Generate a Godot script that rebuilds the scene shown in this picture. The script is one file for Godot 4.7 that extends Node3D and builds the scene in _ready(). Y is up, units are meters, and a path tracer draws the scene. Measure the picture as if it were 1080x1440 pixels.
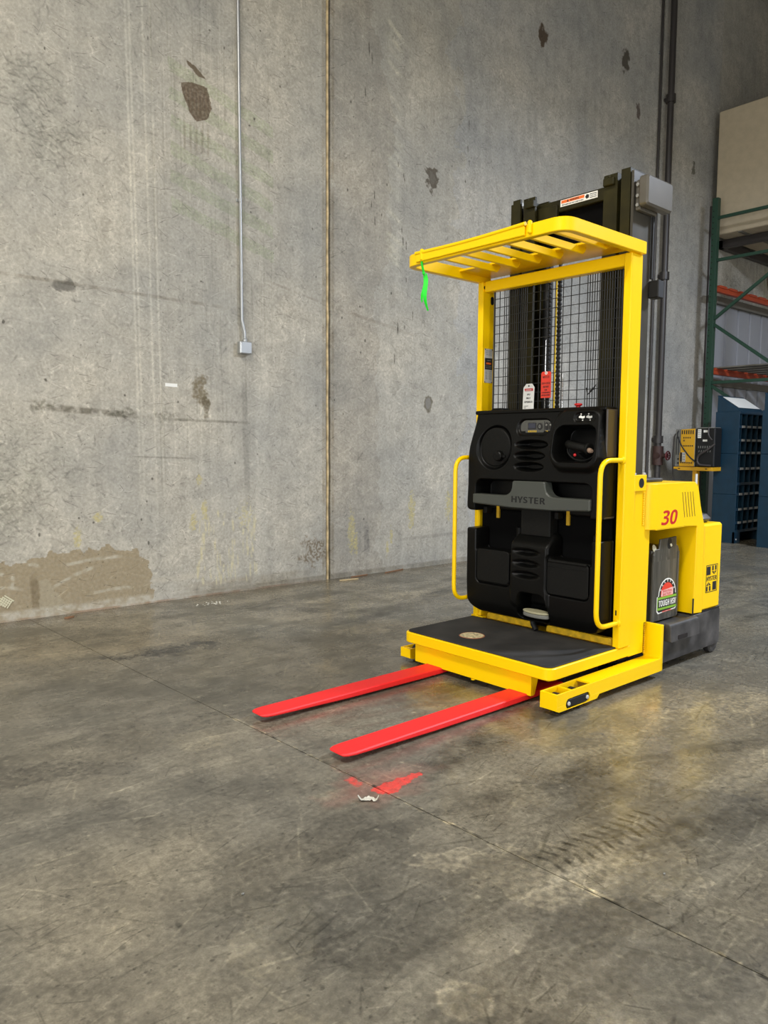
extends Node3D
# An order-picker truck parked in a warehouse. World: x runs along the concrete wall (plane z = 0), y up, z away from the wall.
# Truck frame: x from fork side to battery side, z from wall side (-) to near side (+).

const TRUCK_AT := Vector3(2.8776, -0.0259, 3.5440)
const TRUCK_SIZE := 1.0207
const WARM := Color(1.0, 0.978, 0.935)
const TRUCK_TURN := 0.023726

class MB:
	# collects flat or smooth triangles for one mesh
	var st := SurfaceTool.new()
	func _init() -> void:
		st.begin(Mesh.PRIMITIVE_TRIANGLES)
	func tri(a: Vector3, b: Vector3, c: Vector3, out: Vector3, na = null, nb = null, nc = null) -> void:
		var n := (b - a).cross(c - a)
		if n.length_squared() < 1e-16:
			return
		n = n.normalized()
		if n.dot(out) < 0.0:
			n = -n
			_v(a, na if na != null else n); _v(b, nb if nb != null else n); _v(c, nc if nc != null else n)
		else:
			_v(a, na if na != null else n); _v(c, nc if nc != null else n); _v(b, nb if nb != null else n)
	func _v(p: Vector3, n: Vector3) -> void:
		st.set_normal(n)
		st.add_vertex(p)
	func quad(a: Vector3, b: Vector3, c: Vector3, d: Vector3, out: Vector3) -> void:
		tri(a, b, c, out); tri(a, c, d, out)
	func box(c: Vector3, s: Vector3, bev := 0.003, bas := Basis()) -> void:
		var h := s * 0.5
		var b: float = minf(bev, minf(h.x, minf(h.y, h.z)) * 0.9)
		var P := func(sx: int, sy: int, sz: int, ax: int) -> Vector3:
			var v := Vector3(sx * (h.x - (0.0 if ax == 0 else b)), sy * (h.y - (0.0 if ax == 1 else b)), sz * (h.z - (0.0 if ax == 2 else b)))
			return c + bas * v
		for sg in [-1, 1]:
			quad(P.call(sg, -1, -1, 0), P.call(sg, 1, -1, 0), P.call(sg, 1, 1, 0), P.call(sg, -1, 1, 0), bas * Vector3(sg, 0, 0))
			quad(P.call(-1, sg, -1, 1), P.call(1, sg, -1, 1), P.call(1, sg, 1, 1), P.call(-1, sg, 1, 1), bas * Vector3(0, sg, 0))
			quad(P.call(-1, -1, sg, 2), P.call(1, -1, sg, 2), P.call(1, 1, sg, 2), P.call(-1, 1, sg, 2), bas * Vector3(0, 0, sg))
		if b <= 0.0:
			return
		for i in [-1, 1]:
			for j in [-1, 1]:
				quad(P.call(i, j, -1, 0), P.call(i, j, 1, 0), P.call(i, j, 1, 1), P.call(i, j, -1, 1), bas * Vector3(i, j, 0))
				quad(P.call(i, -1, j, 0), P.call(i, 1, j, 0), P.call(i, 1, j, 2), P.call(i, -1, j, 2), bas * Vector3(i, 0, j))
				quad(P.call(-1, i, j, 1), P.call(1, i, j, 1), P.call(1, i, j, 2), P.call(-1, i, j, 2), bas * Vector3(0, i, j))
				for k in [-1, 1]:
					tri(P.call(i, j, k, 0), P.call(i, j, k, 1), P.call(i, j, k, 2), bas * Vector3(i, j, k))
	func b2(lo: Vector3, hi: Vector3, bev := 0.003) -> void:
		box((lo + hi) * 0.5, (hi - lo).abs(), bev)
	# extrude a 2D outline: point = o + ux*p.x + uy*p.y, depth along d
	func plate(poly: PackedVector2Array, o: Vector3, ux: Vector3, uy: Vector3, d: Vector3, bev := 0.003) -> void:
		var n := poly.size()
		var area := 0.0
		for i in n:
			var p := poly[i]
			var q := poly[(i + 1) % n]
			area += p.x * q.y - q.x * p.y
		var pts := poly.duplicate()
		if area < 0.0:
			pts.reverse()
		var ins := PackedVector2Array()
		var en := PackedVector2Array()
		for i in n:
			var e := (pts[(i + 1) % n] - pts[i]).normalized()
			en.append(Vector2(e.y, -e.x))
		for i in n:
			var m := (en[i] + en[(i + n - 1) % n])
			var k: float = m.length_squared()
			m = m * (2.0 / maxf(k, 0.4))
			ins.append(pts[i] - m * bev)
		var dn := d.normalized()
		var dl := d.length()
		var idx := Geometry2D.triangulate_polygon(pts)
		for s in [0, 1]:
			var off := o + (d if s == 1 else Vector3.ZERO)
			var outn := dn if s == 1 else -dn
			for t in range(0, idx.size(), 3):
				var a := ins[idx[t]]
				var b := ins[idx[t + 1]]
				var c := ins[idx[t + 2]]
				tri(off + ux * a.x + uy * a.y, off + ux * b.x + uy * b.y, off + ux * c.x + uy * c.y, outn)
		for i in n:
			var j := (i + 1) % n
			var ni := ux * en[i].x + uy * en[i].y
			var pa := en[i].dot(en[(i + n - 1) % n]) > 0.72
			var pb := en[i].dot(en[j]) > 0.72
			var va := en[i]
			var vb := en[i]
			if pa: va = (en[i] + en[(i + n - 1) % n]).normalized()
			if pb: vb = (en[i] + en[j]).normalized()
			var na := ux * va.x + uy * va.y
			var nb := ux * vb.x + uy * vb.y
			var A := o + ux * pts[i].x + uy * pts[i].y
			var B := o + ux * pts[j].x + uy * pts[j].y
			var A0 := A + dn * bev
			var B0 := B + dn * bev
			var A1 := A + dn * (dl - bev)
			var B1 := B + dn * (dl - bev)
			tri(A0, B0, B1, ni, na, nb, nb); tri(A0, B1, A1, ni, na, nb, na)
			if bev > 0.0:
				var Ai := o + ux * ins[i].x + uy * ins[i].y
				var Bi := o + ux * ins[j].x + uy * ins[j].y
				quad(Ai, Bi, B0, A0, ni - dn)
				quad(Ai + d, Bi + d, B1, A1, ni + dn)
	func tube(path: PackedVector3Array, r: float, seg := 12, caps := true) -> void:
		var n := path.size()
		var t0 := (path[1] - path[0]).normalized()
		var u := t0.cross(Vector3.UP if absf(t0.y) < 0.9 else Vector3.RIGHT).normalized()
		var rings := []
		var norms := []
		for i in n:
			var t: Vector3
			if i == 0: t = path[1] - path[0]
			elif i == n - 1: t = path[n - 1] - path[n - 2]
			else: t = (path[i + 1] - path[i]).normalized() + (path[i] - path[i - 1]).normalized()
			t = t.normalized()
			u = (u - t * u.dot(t)).normalized()
			var w := t.cross(u)
			var ring := PackedVector3Array()
			var nr := PackedVector3Array()
			for k in seg:
				var a := TAU * k / seg
				var dd := u * cos(a) + w * sin(a)
				ring.append(path[i] + dd * r)
				nr.append(dd)
			rings.append(ring); norms.append(nr)
		for i in n - 1:
			for k in seg:
				var k2 := (k + 1) % seg
				var out: Vector3 = norms[i][k] + norms[i][k2]
				tri(rings[i][k], rings[i][k2], rings[i + 1][k2], out, norms[i][k], norms[i][k2], norms[i + 1][k2])
				tri(rings[i][k], rings[i + 1][k2], rings[i + 1][k], out, norms[i][k], norms[i + 1][k2], norms[i + 1][k])
		if caps:
			for e in [0, n - 1]:
				var out2: Vector3 = (path[0] - path[1]) if e == 0 else (path[n - 1] - path[n - 2])
				for k in seg:
					tri(path[e], rings[e][k], rings[e][(k + 1) % seg], out2)
	# profile of (radius, height along axis) pairs spun round an axis
	func lathe(o: Vector3, axis: Vector3, prof: PackedVector2Array, seg := 24) -> void:
		var ax := axis.normalized()
		var u := ax.cross(Vector3.UP if absf(ax.y) < 0.9 else Vector3.RIGHT).normalized()
		var w := ax.cross(u)
		for i in prof.size() - 1:
			var p := prof[i]
			var q := prof[i + 1]
			var e := q - p
			var nn := Vector2(e.y, -e.x).normalized()
			for k in seg:
				var a := TAU * k / seg
				var b := TAU * (k + 1) / seg
				var da := u * cos(a) + w * sin(a)
				var db := u * cos(b) + w * sin(b)
				var na := da * nn.x + ax * nn.y
				var nb := db * nn.x + ax * nn.y
				var P0 := o + da * p.x + ax * p.y
				var P1 := o + db * p.x + ax * p.y
				var Q0 := o + da * q.x + ax * q.y
				var Q1 := o + db * q.x + ax * q.y
				tri(P0, P1, Q1, na + nb, na, nb, nb)
				tri(P0, Q1, Q0, na + nb, na, nb, na)
	# smooth surface over a grid; f(i, j) gives a Vector3 or null
	func grid(ni: int, nj: int, f: Callable, viewer: Vector3) -> void:
		var pts := []
		pts.resize((ni + 1) * (nj + 1))
		for j in nj + 1:
			for i in ni + 1:
				pts[j * (ni + 1) + i] = f.call(i, j)
		var nor := PackedVector3Array()
		nor.resize(pts.size())
		for j in nj:
			for i in ni:
				var q := [j * (ni + 1) + i, j * (ni + 1) + i + 1, (j + 1) * (ni + 1) + i + 1, (j + 1) * (ni + 1) + i]
				if pts[q[0]] == null or pts[q[1]] == null or pts[q[2]] == null or pts[q[3]] == null:
					continue
				var nn: Vector3 = (pts[q[2]] - pts[q[0]]).cross(pts[q[3]] - pts[q[1]])
				for k in q:
					nor[k] += nn
		for j in nj:
			for i in ni:
				var a: int = j * (ni + 1) + i
				var b: int = a + 1
				var c: int = a + ni + 2
				var d: int = a + ni + 1
				if pts[a] == null or pts[b] == null or pts[c] == null or pts[d] == null:
					continue
				var s: float = 1.0 if (pts[c] - pts[a]).cross(pts[d] - pts[b]).dot(viewer) >= 0.0 or true else -1.0
				_gt(pts, nor, a, b, c, viewer); _gt(pts, nor, a, c, d, viewer)
	func _gt(pts: Array, nor: PackedVector3Array, a: int, b: int, c: int, viewer: Vector3) -> void:
		var g: Vector3 = (pts[b] - pts[a]).cross(pts[c] - pts[a])
		if g.length_squared() < 1e-18:
			return
		var s := 1.0
		if grid_sign < 0.0: s = -1.0
		var na := nor[a].normalized() * s
		var nb := nor[b].normalized() * s
		var nc := nor[c].normalized() * s
		# geometric normal g*s is the outside; front faces run clockwise
		if s > 0.0:
			_v(pts[a], na); _v(pts[c], nc); _v(pts[b], nb)
		else:
			_v(pts[a], na); _v(pts[b], nb); _v(pts[c], nc)
	var grid_sign := 1.0
	func mesh() -> ArrayMesh:
		return st.commit()

class Paint:
	# an RGB picture of a surface, addressed in metres
	var W: int
	var H: int
	var px: float
	var ox: float
	var oy: float
	var flip := false
	var buf := PackedByteArray()
	var nz := FastNoiseLite.new()
	func _init(w: int, h: int, metres_per_px: float, x0: float, y0: float, flip_y: bool) -> void:
		W = w; H = h; px = metres_per_px; ox = x0; oy = y0; flip = flip_y
		nz.seed = 11
		nz.frequency = 1.0
		nz.fractal_octaves = 4
	func rows(lo: float, hi: float) -> Vector2i:
		var a := int((lo - oy) / px)
		var b := int((hi - oy) / px) + 1
		if flip:
			var t := a
			a = H - 1 - b
			b = H - 1 - t
		return Vector2i(clampi(a, 0, H), clampi(b, 0, H))
	func row_y(j: int) -> float:
		return oy + ((H - 1 - j) if flip else j) * px
	func mixin(k: int, c: Vector3, a: float, mul: bool) -> void:
		if mul:
			buf[k] = clampi(int(buf[k] * (1.0 + (c.x - 1.0) * a)), 0, 255)
			buf[k + 1] = clampi(int(buf[k + 1] * (1.0 + (c.y - 1.0) * a)), 0, 255)
			buf[k + 2] = clampi(int(buf[k + 2] * (1.0 + (c.z - 1.0) * a)), 0, 255)
		else:
			buf[k] = int(lerpf(buf[k], c.x, a)); buf[k + 1] = int(lerpf(buf[k + 1], c.y, a)); buf[k + 2] = int(lerpf(buf[k + 2], c.z, a))
	func blob(cx: float, cy: float, rx: float, ry: float, c: Vector3, alpha: float, edge := 0.3, rough := 0.3, freq := 8.0, mul := false, rot := 0.0, patchy := 0.0) -> void:
		var R := maxf(rx, ry) * (1.0 + rough)
		var r := rows(cy - R, cy + R)
		var i0 := clampi(int((cx - R - ox) / px), 0, W)
		var i1 := clampi(int((cx + R - ox) / px) + 1, 0, W)
		var cr := cos(rot)
		var sr := sin(rot)
		for j in range(r.x, r.y):
			var y := row_y(j)
			for i in range(i0, i1):
				var x := ox + i * px
				var dx := x - cx
				var dy := y - cy
				var u := (dx * cr + dy * sr) / rx
				var v := (-dx * sr + dy * cr) / ry
				var d := sqrt(u * u + v * v)
				if d > 1.0 + rough: continue
				d += nz.get_noise_2d(x * freq, y * freq) * rough * 1.6
				if d >= 1.0: continue
				var a := alpha * clampf((1.0 - d) / edge, 0.0, 1.0)
				if patchy > 0.0:
					a *= clampf(0.5 + nz.get_noise_2d(x * 30.0 + 50.0, y * 30.0) * patchy * 2.0 + (1.0 - patchy) * 0.5, 0.0, 1.0)
				mixin((j * W + i) * 3, c, a, mul)
	func stroke(x0: float, y0: float, x1: float, y1: float, w: float, c: Vector3, alpha: float, mul := false, patchy := 0.5, freq := 20.0) -> void:
		var r := rows(minf(y0, y1) - w, maxf(y0, y1) + w)
		var i0 := clampi(int((minf(x0, x1) - w - ox) / px), 0, W)
		var i1 := clampi(int((maxf(x0, x1) + w - ox) / px) + 2, 0, W)
		var p := Vector2(x0, y0)
		var e := Vector2(x1 - x0, y1 - y0)
		var l2 := maxf(e.length_squared(), 1e-9)
		for j in range(r.x, r.y):
			var y := row_y(j)
			for i in range(i0, i1):
				var x := ox + i * px
				var q := Vector2(x, y) - p
				var t := clampf(q.dot(e) / l2, 0.0, 1.0)
				var d := (q - e * t).length()
				if d > w: continue
				var a := alpha * clampf((w - d) / (w * 0.5), 0.0, 1.0) * minf(1.0, 4.0 * minf(t, 1.0 - t) + 0.25)
				if patchy > 0.0:
					a *= clampf(1.0 - patchy + patchy * (0.5 + 1.6 * nz.get_noise_2d(x * freq, y * freq)), 0.0, 1.0)
				mixin((j * W + i) * 3, c, a, mul)
	func poly(pts: PackedVector2Array, c: Vector3, alpha: float, rough := 0.02, freq := 10.0, mul := false, patchy := 0.0) -> void:
		var lo := pts[0]
		var hi := pts[0]
		for p in pts:
			lo = lo.min(p); hi = hi.max(p)
		var r := rows(lo.y - rough, hi.y + rough)
		var i0 := clampi(int((lo.x - rough - ox) / px), 0, W)
		var i1 := clampi(int((hi.x + rough - ox) / px) + 1, 0, W)
		for j in range(r.x, r.y):
			var y := row_y(j)
			for i in range(i0, i1):
				var x := ox + i * px
				var q := Vector2(x + nz.get_noise_2d(x * freq, y * freq) * rough * 2.0, y + nz.get_noise_2d(x * freq + 90.0, y * freq) * rough * 2.0)
				if not Geometry2D.is_point_in_polygon(q, pts): continue
				var a := alpha
				if patchy > 0.0:
					a *= clampf(0.5 + nz.get_noise_2d(x * 30.0 + 50.0, y * 30.0) * patchy * 2.0 + (1.0 - patchy) * 0.5, 0.0, 1.0)
				mixin((j * W + i) * 3, c, a, mul)
	func texture() -> ImageTexture:
		return ImageTexture.create_from_image(Image.create_from_data(W, H, false, Image.FORMAT_RGB8, buf))

# ---------------------------------------------------------------- naming and grouping
var used := {}
func numbered(n: String) -> String:
	if not used.has(n):
		used[n] = 0
		return n
	used[n] += 1
	return "%s_%03d" % [n, used[n]]

func tag(o: Node, label: String, category: String, group := "") -> Node:
	o.set_meta("label", label); o.set_meta("category", category)
	if group != "": o.set_meta("group", group)
	return o

func thing(called: String, label: String, category: String, at := Vector3.ZERO, turn := 0.0, group := "") -> Node3D:
	var o := Node3D.new()
	o.name = numbered(called)
	add_child(o)
	o.position = at
	o.rotation.y = turn
	tag(o, label, category, group)
	return o

func on_truck(called: String, label: String, category: String) -> Node3D:
	var o := thing(called, label, category, TRUCK_AT, TRUCK_TURN)
	o.scale = Vector3.ONE * TRUCK_SIZE
	return o

func part(called: String, mb: MB, m: Material, parent: Node, label := "") -> MeshInstance3D:
	return piece(called, mb.mesh(), m, parent, label)

func piece(called: String, mesh: Mesh, m: Material, parent: Node, label := "") -> MeshInstance3D:
	var o := MeshInstance3D.new()
	o.name = called
	o.mesh = mesh
	o.material_override = m
	parent.add_child(o, true)
	if label != "": o.set_meta("label", label)
	return o

func struct(called: String, mb: MB, m: Material, parent: Node = self) -> MeshInstance3D:
	var o := part(called, mb, m, parent)
	o.set_meta("kind", "structure")
	return o

var fonts := {}
func font(family: String, weight: int, slant := 0.0) -> Font:
	var key := "%s%d%f" % [family, weight, slant]
	if not fonts.has(key):
		var f := SystemFont.new()
		f.font_names = PackedStringArray([family])
		f.font_weight = weight
		if slant != 0.0:
			var v := FontVariation.new()
			v.base_font = f
			v.variation_transform = Transform2D(Vector2(1, slant), Vector2(0, 1), Vector2.ZERO)
			fonts[key] = v
		else:
			fonts[key] = f
	return fonts[key]

# lettering centred on c, facing ux x uy, stretched to w by h (h = 0 keeps the proportions)
func letters(text: String, c: Vector3, ux: Vector3, uy: Vector3, w: float, h: float, m: Material, parent: Node, depth := 0.0006, f: Font = null) -> MeshInstance3D:
	var t := TextMesh.new()
	t.text = text
	t.font = f if f else font("Droid Sans", 700)
	t.font_size = 32
	t.pixel_size = 0.01
	t.depth = 0.01
	t.curve_step = 1.0
	var bb := t.get_aabb()
	var sx := w / maxf(bb.size.x, 1e-5)
	var sy := sx if h <= 0.0 else h / maxf(bb.size.y, 1e-5)
	var o := MeshInstance3D.new()
	o.name = "lettering"
	o.mesh = t
	o.material_override = m
	var bas := Basis(ux * sx, uy * sy, ux.cross(uy) * (depth / 0.01))
	o.transform = Transform3D(bas, c - bas * bb.get_center())
	parent.add_child(o, true)
	return o

# ---------------------------------------------------------------- materials
func mat(c: Color, rough := 0.5, metal := 0.0, spec := 0.5) -> StandardMaterial3D:
	var m := StandardMaterial3D.new()
	m.albedo_color = c
	m.roughness = rough
	m.metallic = metal
	m.metallic_specular = spec
	return m

func rgb8(r: int, g: int, b: int) -> Color:
	return Color(r / 255.0, g / 255.0, b / 255.0)

func noise_image(w: int, h: int, seed_: int, freq: float, oct := 4, kind := FastNoiseLite.TYPE_SIMPLEX_SMOOTH, warp := 0.0, ridged := false) -> PackedByteArray:
	var n := FastNoiseLite.new()
	n.noise_type = kind
	n.seed = seed_
	n.frequency = freq
	n.fractal_octaves = oct
	if ridged: n.fractal_type = FastNoiseLite.FRACTAL_RIDGED
	if warp > 0.0:
		n.domain_warp_enabled = true
		n.domain_warp_amplitude = warp
		n.domain_warp_frequency = freq * 1.7
	var im := n.get_image(w, h)
	im.convert(Image.FORMAT_L8)
	return im.get_data()

func stretched(w: int, h: int, sw: int, sh: int, seed_: int, freq: float, oct := 4) -> PackedByteArray:
	var n := FastNoiseLite.new()
	n.seed = seed_
	n.frequency = freq
	n.fractal_octaves = oct
	var im := n.get_image(sw, sh)
	im.convert(Image.FORMAT_L8)
	im.resize(w, h, Image.INTERPOLATE_CUBIC)
	return im.get_data()

func smooth(a: float, b: float, x: float) -> float:
	return smoothstep(a, b, x)

func rrect(x: float, y: float, cx: float, cy: float, hw: float, hh: float, r: float) -> float:
	var qx := absf(x - cx) - hw + r
	var qy := absf(y - cy) - hh + r
	return sqrt(maxf(qx, 0.0) ** 2 + maxf(qy, 0.0) ** 2) + minf(maxf(qx, qy), 0.0) - r

func lens(x: float, y: float, cx: float, cy: float, hw: float, hh: float) -> float:
	return (sqrt(((x - cx) / hw) ** 2 + ((y - cy) / hh) ** 2) - 1.0) * hh

func round_poly(w: float, h: float, r: float, n := 6) -> PackedVector2Array:
	var p := PackedVector2Array()
	for q in 4:
		var c := Vector2((w / 2 - r) * (1 if q == 0 or q == 3 else -1), (h / 2 - r) * (1 if q < 2 else -1))
		for k in n + 1:
			var a := PI / 2 * (q + float(k) / n)
			p.append(c + Vector2(cos(a), sin(a)) * r)
	return p

func shift(p: PackedVector2Array, d: Vector2) -> PackedVector2Array:
	var q := PackedVector2Array()
	for v in p: q.append(v + d)
	return q

# rounds the corners of an open or closed path of 2D points; r per corner (0 keeps it sharp)
func fillet2(p: PackedVector2Array, rs: Array, n := 6) -> PackedVector2Array:
	var q := PackedVector2Array()
	var c := p.size()
	for i in c:
		var r: float = rs[i]
		if r <= 0.0:
			q.append(p[i]); continue
		var a := (p[(i + c - 1) % c] - p[i]).normalized()
		var b := (p[(i + 1) % c] - p[i]).normalized()
		for k in n + 1:
			var t := float(k) / n
			var s := p[i] + a * r
			var e := p[i] + b * r
			q.append(s.lerp(p[i], t).lerp(p[i].lerp(e, t), t))
	return q

func fillet3(p: PackedVector3Array, r: float, n := 7) -> PackedVector3Array:
	var q := PackedVector3Array()
	q.append(p[0])
	for i in range(1, p.size() - 1):
		var s := p[i] + (p[i - 1] - p[i]).normalized() * r
		var e := p[i] + (p[i + 1] - p[i]).normalized() * r
		for k in n + 1:
			var t := float(k) / n
			q.append(s.lerp(p[i], t).lerp(p[i].lerp(e, t), t))
	q.append(p[-1])
	return q

func pv(a: Array) -> PackedVector2Array:
	var p := PackedVector2Array()
	for v in a: p.append(Vector2(v[0], v[1]))
	return p

const X := Vector3(1, 0, 0)
const Y := Vector3(0, 1, 0)
const Z := Vector3(0, 0, 1)

var M := {}

func _ready() -> void:
	# ---------- camera, surroundings, lights, exposure
	var cam := Camera3D.new()
	cam.name = "camera"
	cam.fov = rad_to_deg(2.0 * atan(720.0 / 1076.39))
	cam.keep_aspect = Camera3D.KEEP_HEIGHT
	cam.near = 0.05
	cam.far = 100.0
	cam.transform = Transform3D(Basis(Vector3(0.762587, 0.006064, 0.646857), Vector3(0.051689, 0.996188, -0.070275), Vector3(-0.644817, 0.087026, 0.759367)).orthonormalized(), Vector3(0, 1.25, 5.71874))
	add_child(cam)
	cam.current = true
	var env := Environment.new()
	env.background_mode = Environment.BG_COLOR
	env.background_color = Color(0.02, 0.02, 0.02)
	env.tonemap_mode = Environment.TONE_MAPPER_LINEAR
	env.tonemap_exposure = 1.0
	env.sdfgi_enabled = true
	env.ssao_enabled = true
	env.ssil_enabled = true
	var we := WorldEnvironment.new()
	we.name = "surroundings"
	we.environment = env
	add_child(we)
	make_materials()
	# high-bay ceiling lights: place, energy, colour
	high_bay(Vector3(-1.2, 7.4, 5.6), 36.0, WARM, "high bay ceiling light hanging nearest behind the camera")
	high_bay(Vector3(2.4, 7.2, 9.2), 8.0, WARM, "high bay ceiling light hanging farthest behind the camera, in the middle")
	high_bay(Vector3(-2.0, 7.4, 3.2), 19.0, WARM, "high bay ceiling light hanging by the concrete wall, left of the photo")
	high_bay(Vector3(7.4, 5.2, 6.0), 66.0, Color(0.89, 0.93, 1.0), "lowest and coolest high bay ceiling light, on the right")
	added_fill_door("added_door_1", Vector3(1.2, 0.0, 10.49), PI, 9.5)  # two unseen doorways added to fill the truck's sides with light
	added_fill_door("added_door_2", Vector3(-5.99, 0.0, 5.2), PI / 2, 29.0)
	shell()
	order_picker()
	battery()
	tags()
	wall_fittings()
	background()
	floor_bits()

func make_materials() -> void:
	var yel := mat(rgb8(255, 208, 0), 0.36, 0.0, 0.35)
	yel.clearcoat_enabled = true
	yel.clearcoat = 0.1
	yel.clearcoat_roughness = 0.25
	M.yellow = yel
	M.vent = mat(rgb8(104, 82, 10), 0.7)
	M.weld = mat(rgb8(240, 200, 20), 0.5)
	M.red = mat(rgb8(242, 24, 26), 0.58, 0.0, 0.6)
	M.plastic = textured(rgb8(8, 8, 7), 0.40, 21, 60.0, 0.10, 0.02)
	M.plastic.metallic_specular = 0.32
	M.plastic_flat = textured(rgb8(16, 16, 14), 0.6, 22, 60.0, 0.12, 0.05)
	M.plastic_flat.metallic_specular = 0.3
	M.black = mat(rgb8(12, 12, 12), 0.6)
	M.void = mat(rgb8(8, 8, 8), 0.9, 0.0, 0.2)
	M.mat_rubber = textured(rgb8(38, 37, 36), 0.8, 23, 5.0, 0.35, 0.05)
	M.side_sheet = mat(rgb8(60, 55, 52), 0.3, 0.0, 0.5)
	M.dial_grey = mat(rgb8(78, 78, 73), 0.5)
	M.bar = mat(rgb8(66, 69, 64), 0.42)
	M.engrave = mat(rgb8(8, 8, 8), 0.7)
	M.mast = textured(rgb8(40, 37, 17), 0.46, 24, 6.0, 0.25, 0.0)
	M.mast.metallic_specular = 0.3
	M.mast_box = textured(rgb8(88, 84, 76), 0.34, 30, 5.0, 0.1, 0.0)
	M.mast_outer = textured(rgb8(62, 59, 52), 0.36, 25, 5.0, 0.15, 0.0)
	M.mast_dark = mat(rgb8(15, 14, 11), 0.6)
	M.base_black = textured(rgb8(62, 60, 59), 0.5, 26, 7.0, 0.45, 0.0)
	M.battery = scuffed_steel()
	M.steel = mat(rgb8(190, 190, 188), 0.3, 1.0)
	M.chrome = mat(rgb8(225, 225, 225), 0.15, 1.0)
	M.wire = mat(rgb8(26, 25, 22), 0.5)
	M.grey = mat(rgb8(118, 118, 112), 0.5)
	M.light_grey = mat(rgb8(185, 185, 180), 0.5)
	M.white = mat(rgb8(236, 235, 228), 0.5)
	M.offwhite = mat(rgb8(205, 200, 172), 0.55)
	M.pedal = mat(rgb8(160, 155, 126), 0.5)  # cream with the shade below the console darkened into it
	M.ink = mat(rgb8(28, 27, 27), 0.6)
	M.ink_red = mat(rgb8(196, 22, 28), 0.5)
	M.tag_red = mat(rgb8(226, 62, 44), 0.5)
	M.orange = mat(rgb8(226, 108, 40), 0.5)
	M.dial_yellow = mat(rgb8(200, 165, 40), 0.5)
	M.screen = mat(rgb8(52, 54, 66), 0.25)
	M.bulb_red = mat(rgb8(200, 30, 28), 0.4)
	var gr := mat(rgb8(20, 226, 40), 0.5)
	gr.backlight_enabled = true
	gr.backlight = Color(0.1, 0.5, 0.12)
	M.ribbon = gr
	M.green = mat(rgb8(34, 66, 50), 0.5)
	M.rack_orange = mat(rgb8(172, 64, 28), 0.5)
	M.blue = textured(rgb8(4, 46, 66), 0.5, 27, 8.0, 0.08, 0.0)
	M.blue_dark = mat(rgb8(13, 36, 50), 0.5)
	M.pale_blue = mat(rgb8(150, 168, 176), 0.35)
	M.charger_yellow = mat(rgb8(214, 160, 22), 0.5)
	M.beige = textured(rgb8(186, 172, 146), 0.8, 28, 9.0, 0.03, 0.0)
	M.beige_dark = mat(rgb8(112, 108, 98), 0.8)
	M.corrugated = mat(rgb8(158, 160, 166), 0.45)
	M.pipe_dark = mat(rgb8(56, 52, 50), 0.4)
	M.galv = mat(rgb8(178, 180, 180), 0.35, 0.6)
	M.caulk = textured(rgb8(188, 168, 128), 0.8, 29, 12.0, 0.2, 0.0)
	M.groove = mat(rgb8(44, 39, 32), 0.9)
	M.room = mat(rgb8(205, 202, 194), 0.9)
	M.ceiling = mat(rgb8(96, 95, 92), 0.9)
	M.wood = mat(rgb8(128, 94, 66), 0.8)
	M.paper = mat(rgb8(196, 192, 178), 0.8)

# a colour with soft procedural variation, mapped in the object's own axes
func textured(c: Color, rough: float, seed_: int, scale: float, amount: float, bump: float) -> StandardMaterial3D:
	var m := mat(Color.WHITE, rough)
	var s := 128
	var n := FastNoiseLite.new()
	n.seed = seed_
	n.frequency = 0.03
	n.fractal_octaves = 5
	var im := n.get_seamless_image(s, s)
	im.convert(Image.FORMAT_L8)
	var d := im.get_data()
	var out := PackedByteArray()
	out.resize(s * s * 3)
	for i in s * s:
		var k: float = 1.0 + (d[i] / 127.5 - 1.0) * amount
		out[i * 3] = clampi(int(c.r8 * k), 0, 255)
		out[i * 3 + 1] = clampi(int(c.g8 * k), 0, 255)
		out[i * 3 + 2] = clampi(int(c.b8 * k), 0, 255)
	m.albedo_texture = ImageTexture.create_from_image(Image.create_from_data(s, s, false, Image.FORMAT_RGB8, out))
	m.uv1_triplanar = true
	m.uv1_scale = Vector3.ONE * scale * 0.2
	if bump > 0.0:
		m.heightmap_enabled = true
		m.heightmap_scale = bump
		m.heightmap_texture = ImageTexture.create_from_image(im)
	return m

func scuffed_steel() -> StandardMaterial3D:
	var m := mat(Color.WHITE, 0.4, 0.35)
	var p := Paint.new(256, 256, 1.0 / 256.0, 0.0, 0.0, false)
	p.buf.resize(256 * 256 * 3)
	var n := stretched(256, 256, 256, 24, 77, 0.05)
	for i in 256 * 256:
		var k: float = 0.75 + 0.5 * n[i] / 255.0
		p.buf[i * 3] = int(88 * k); p.buf[i * 3 + 1] = int(86 * k); p.buf[i * 3 + 2] = int(79 * k)
	var r := RandomNumberGenerator.new()
	r.seed = 5
	for i in 60:
		var x := r.randf()
		var y := r.randf()
		p.stroke(x, y, x + r.randf_range(-0.03, 0.03), y + r.randf_range(0.02, 0.2), r.randf_range(0.004, 0.01), Vector3(150, 147, 136), r.randf_range(0.2, 0.7))
	m.albedo_texture = p.texture()
	m.uv1_triplanar = true
	m.uv1_scale = Vector3(1.6, 1.6, 1.6)
	return m

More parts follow.
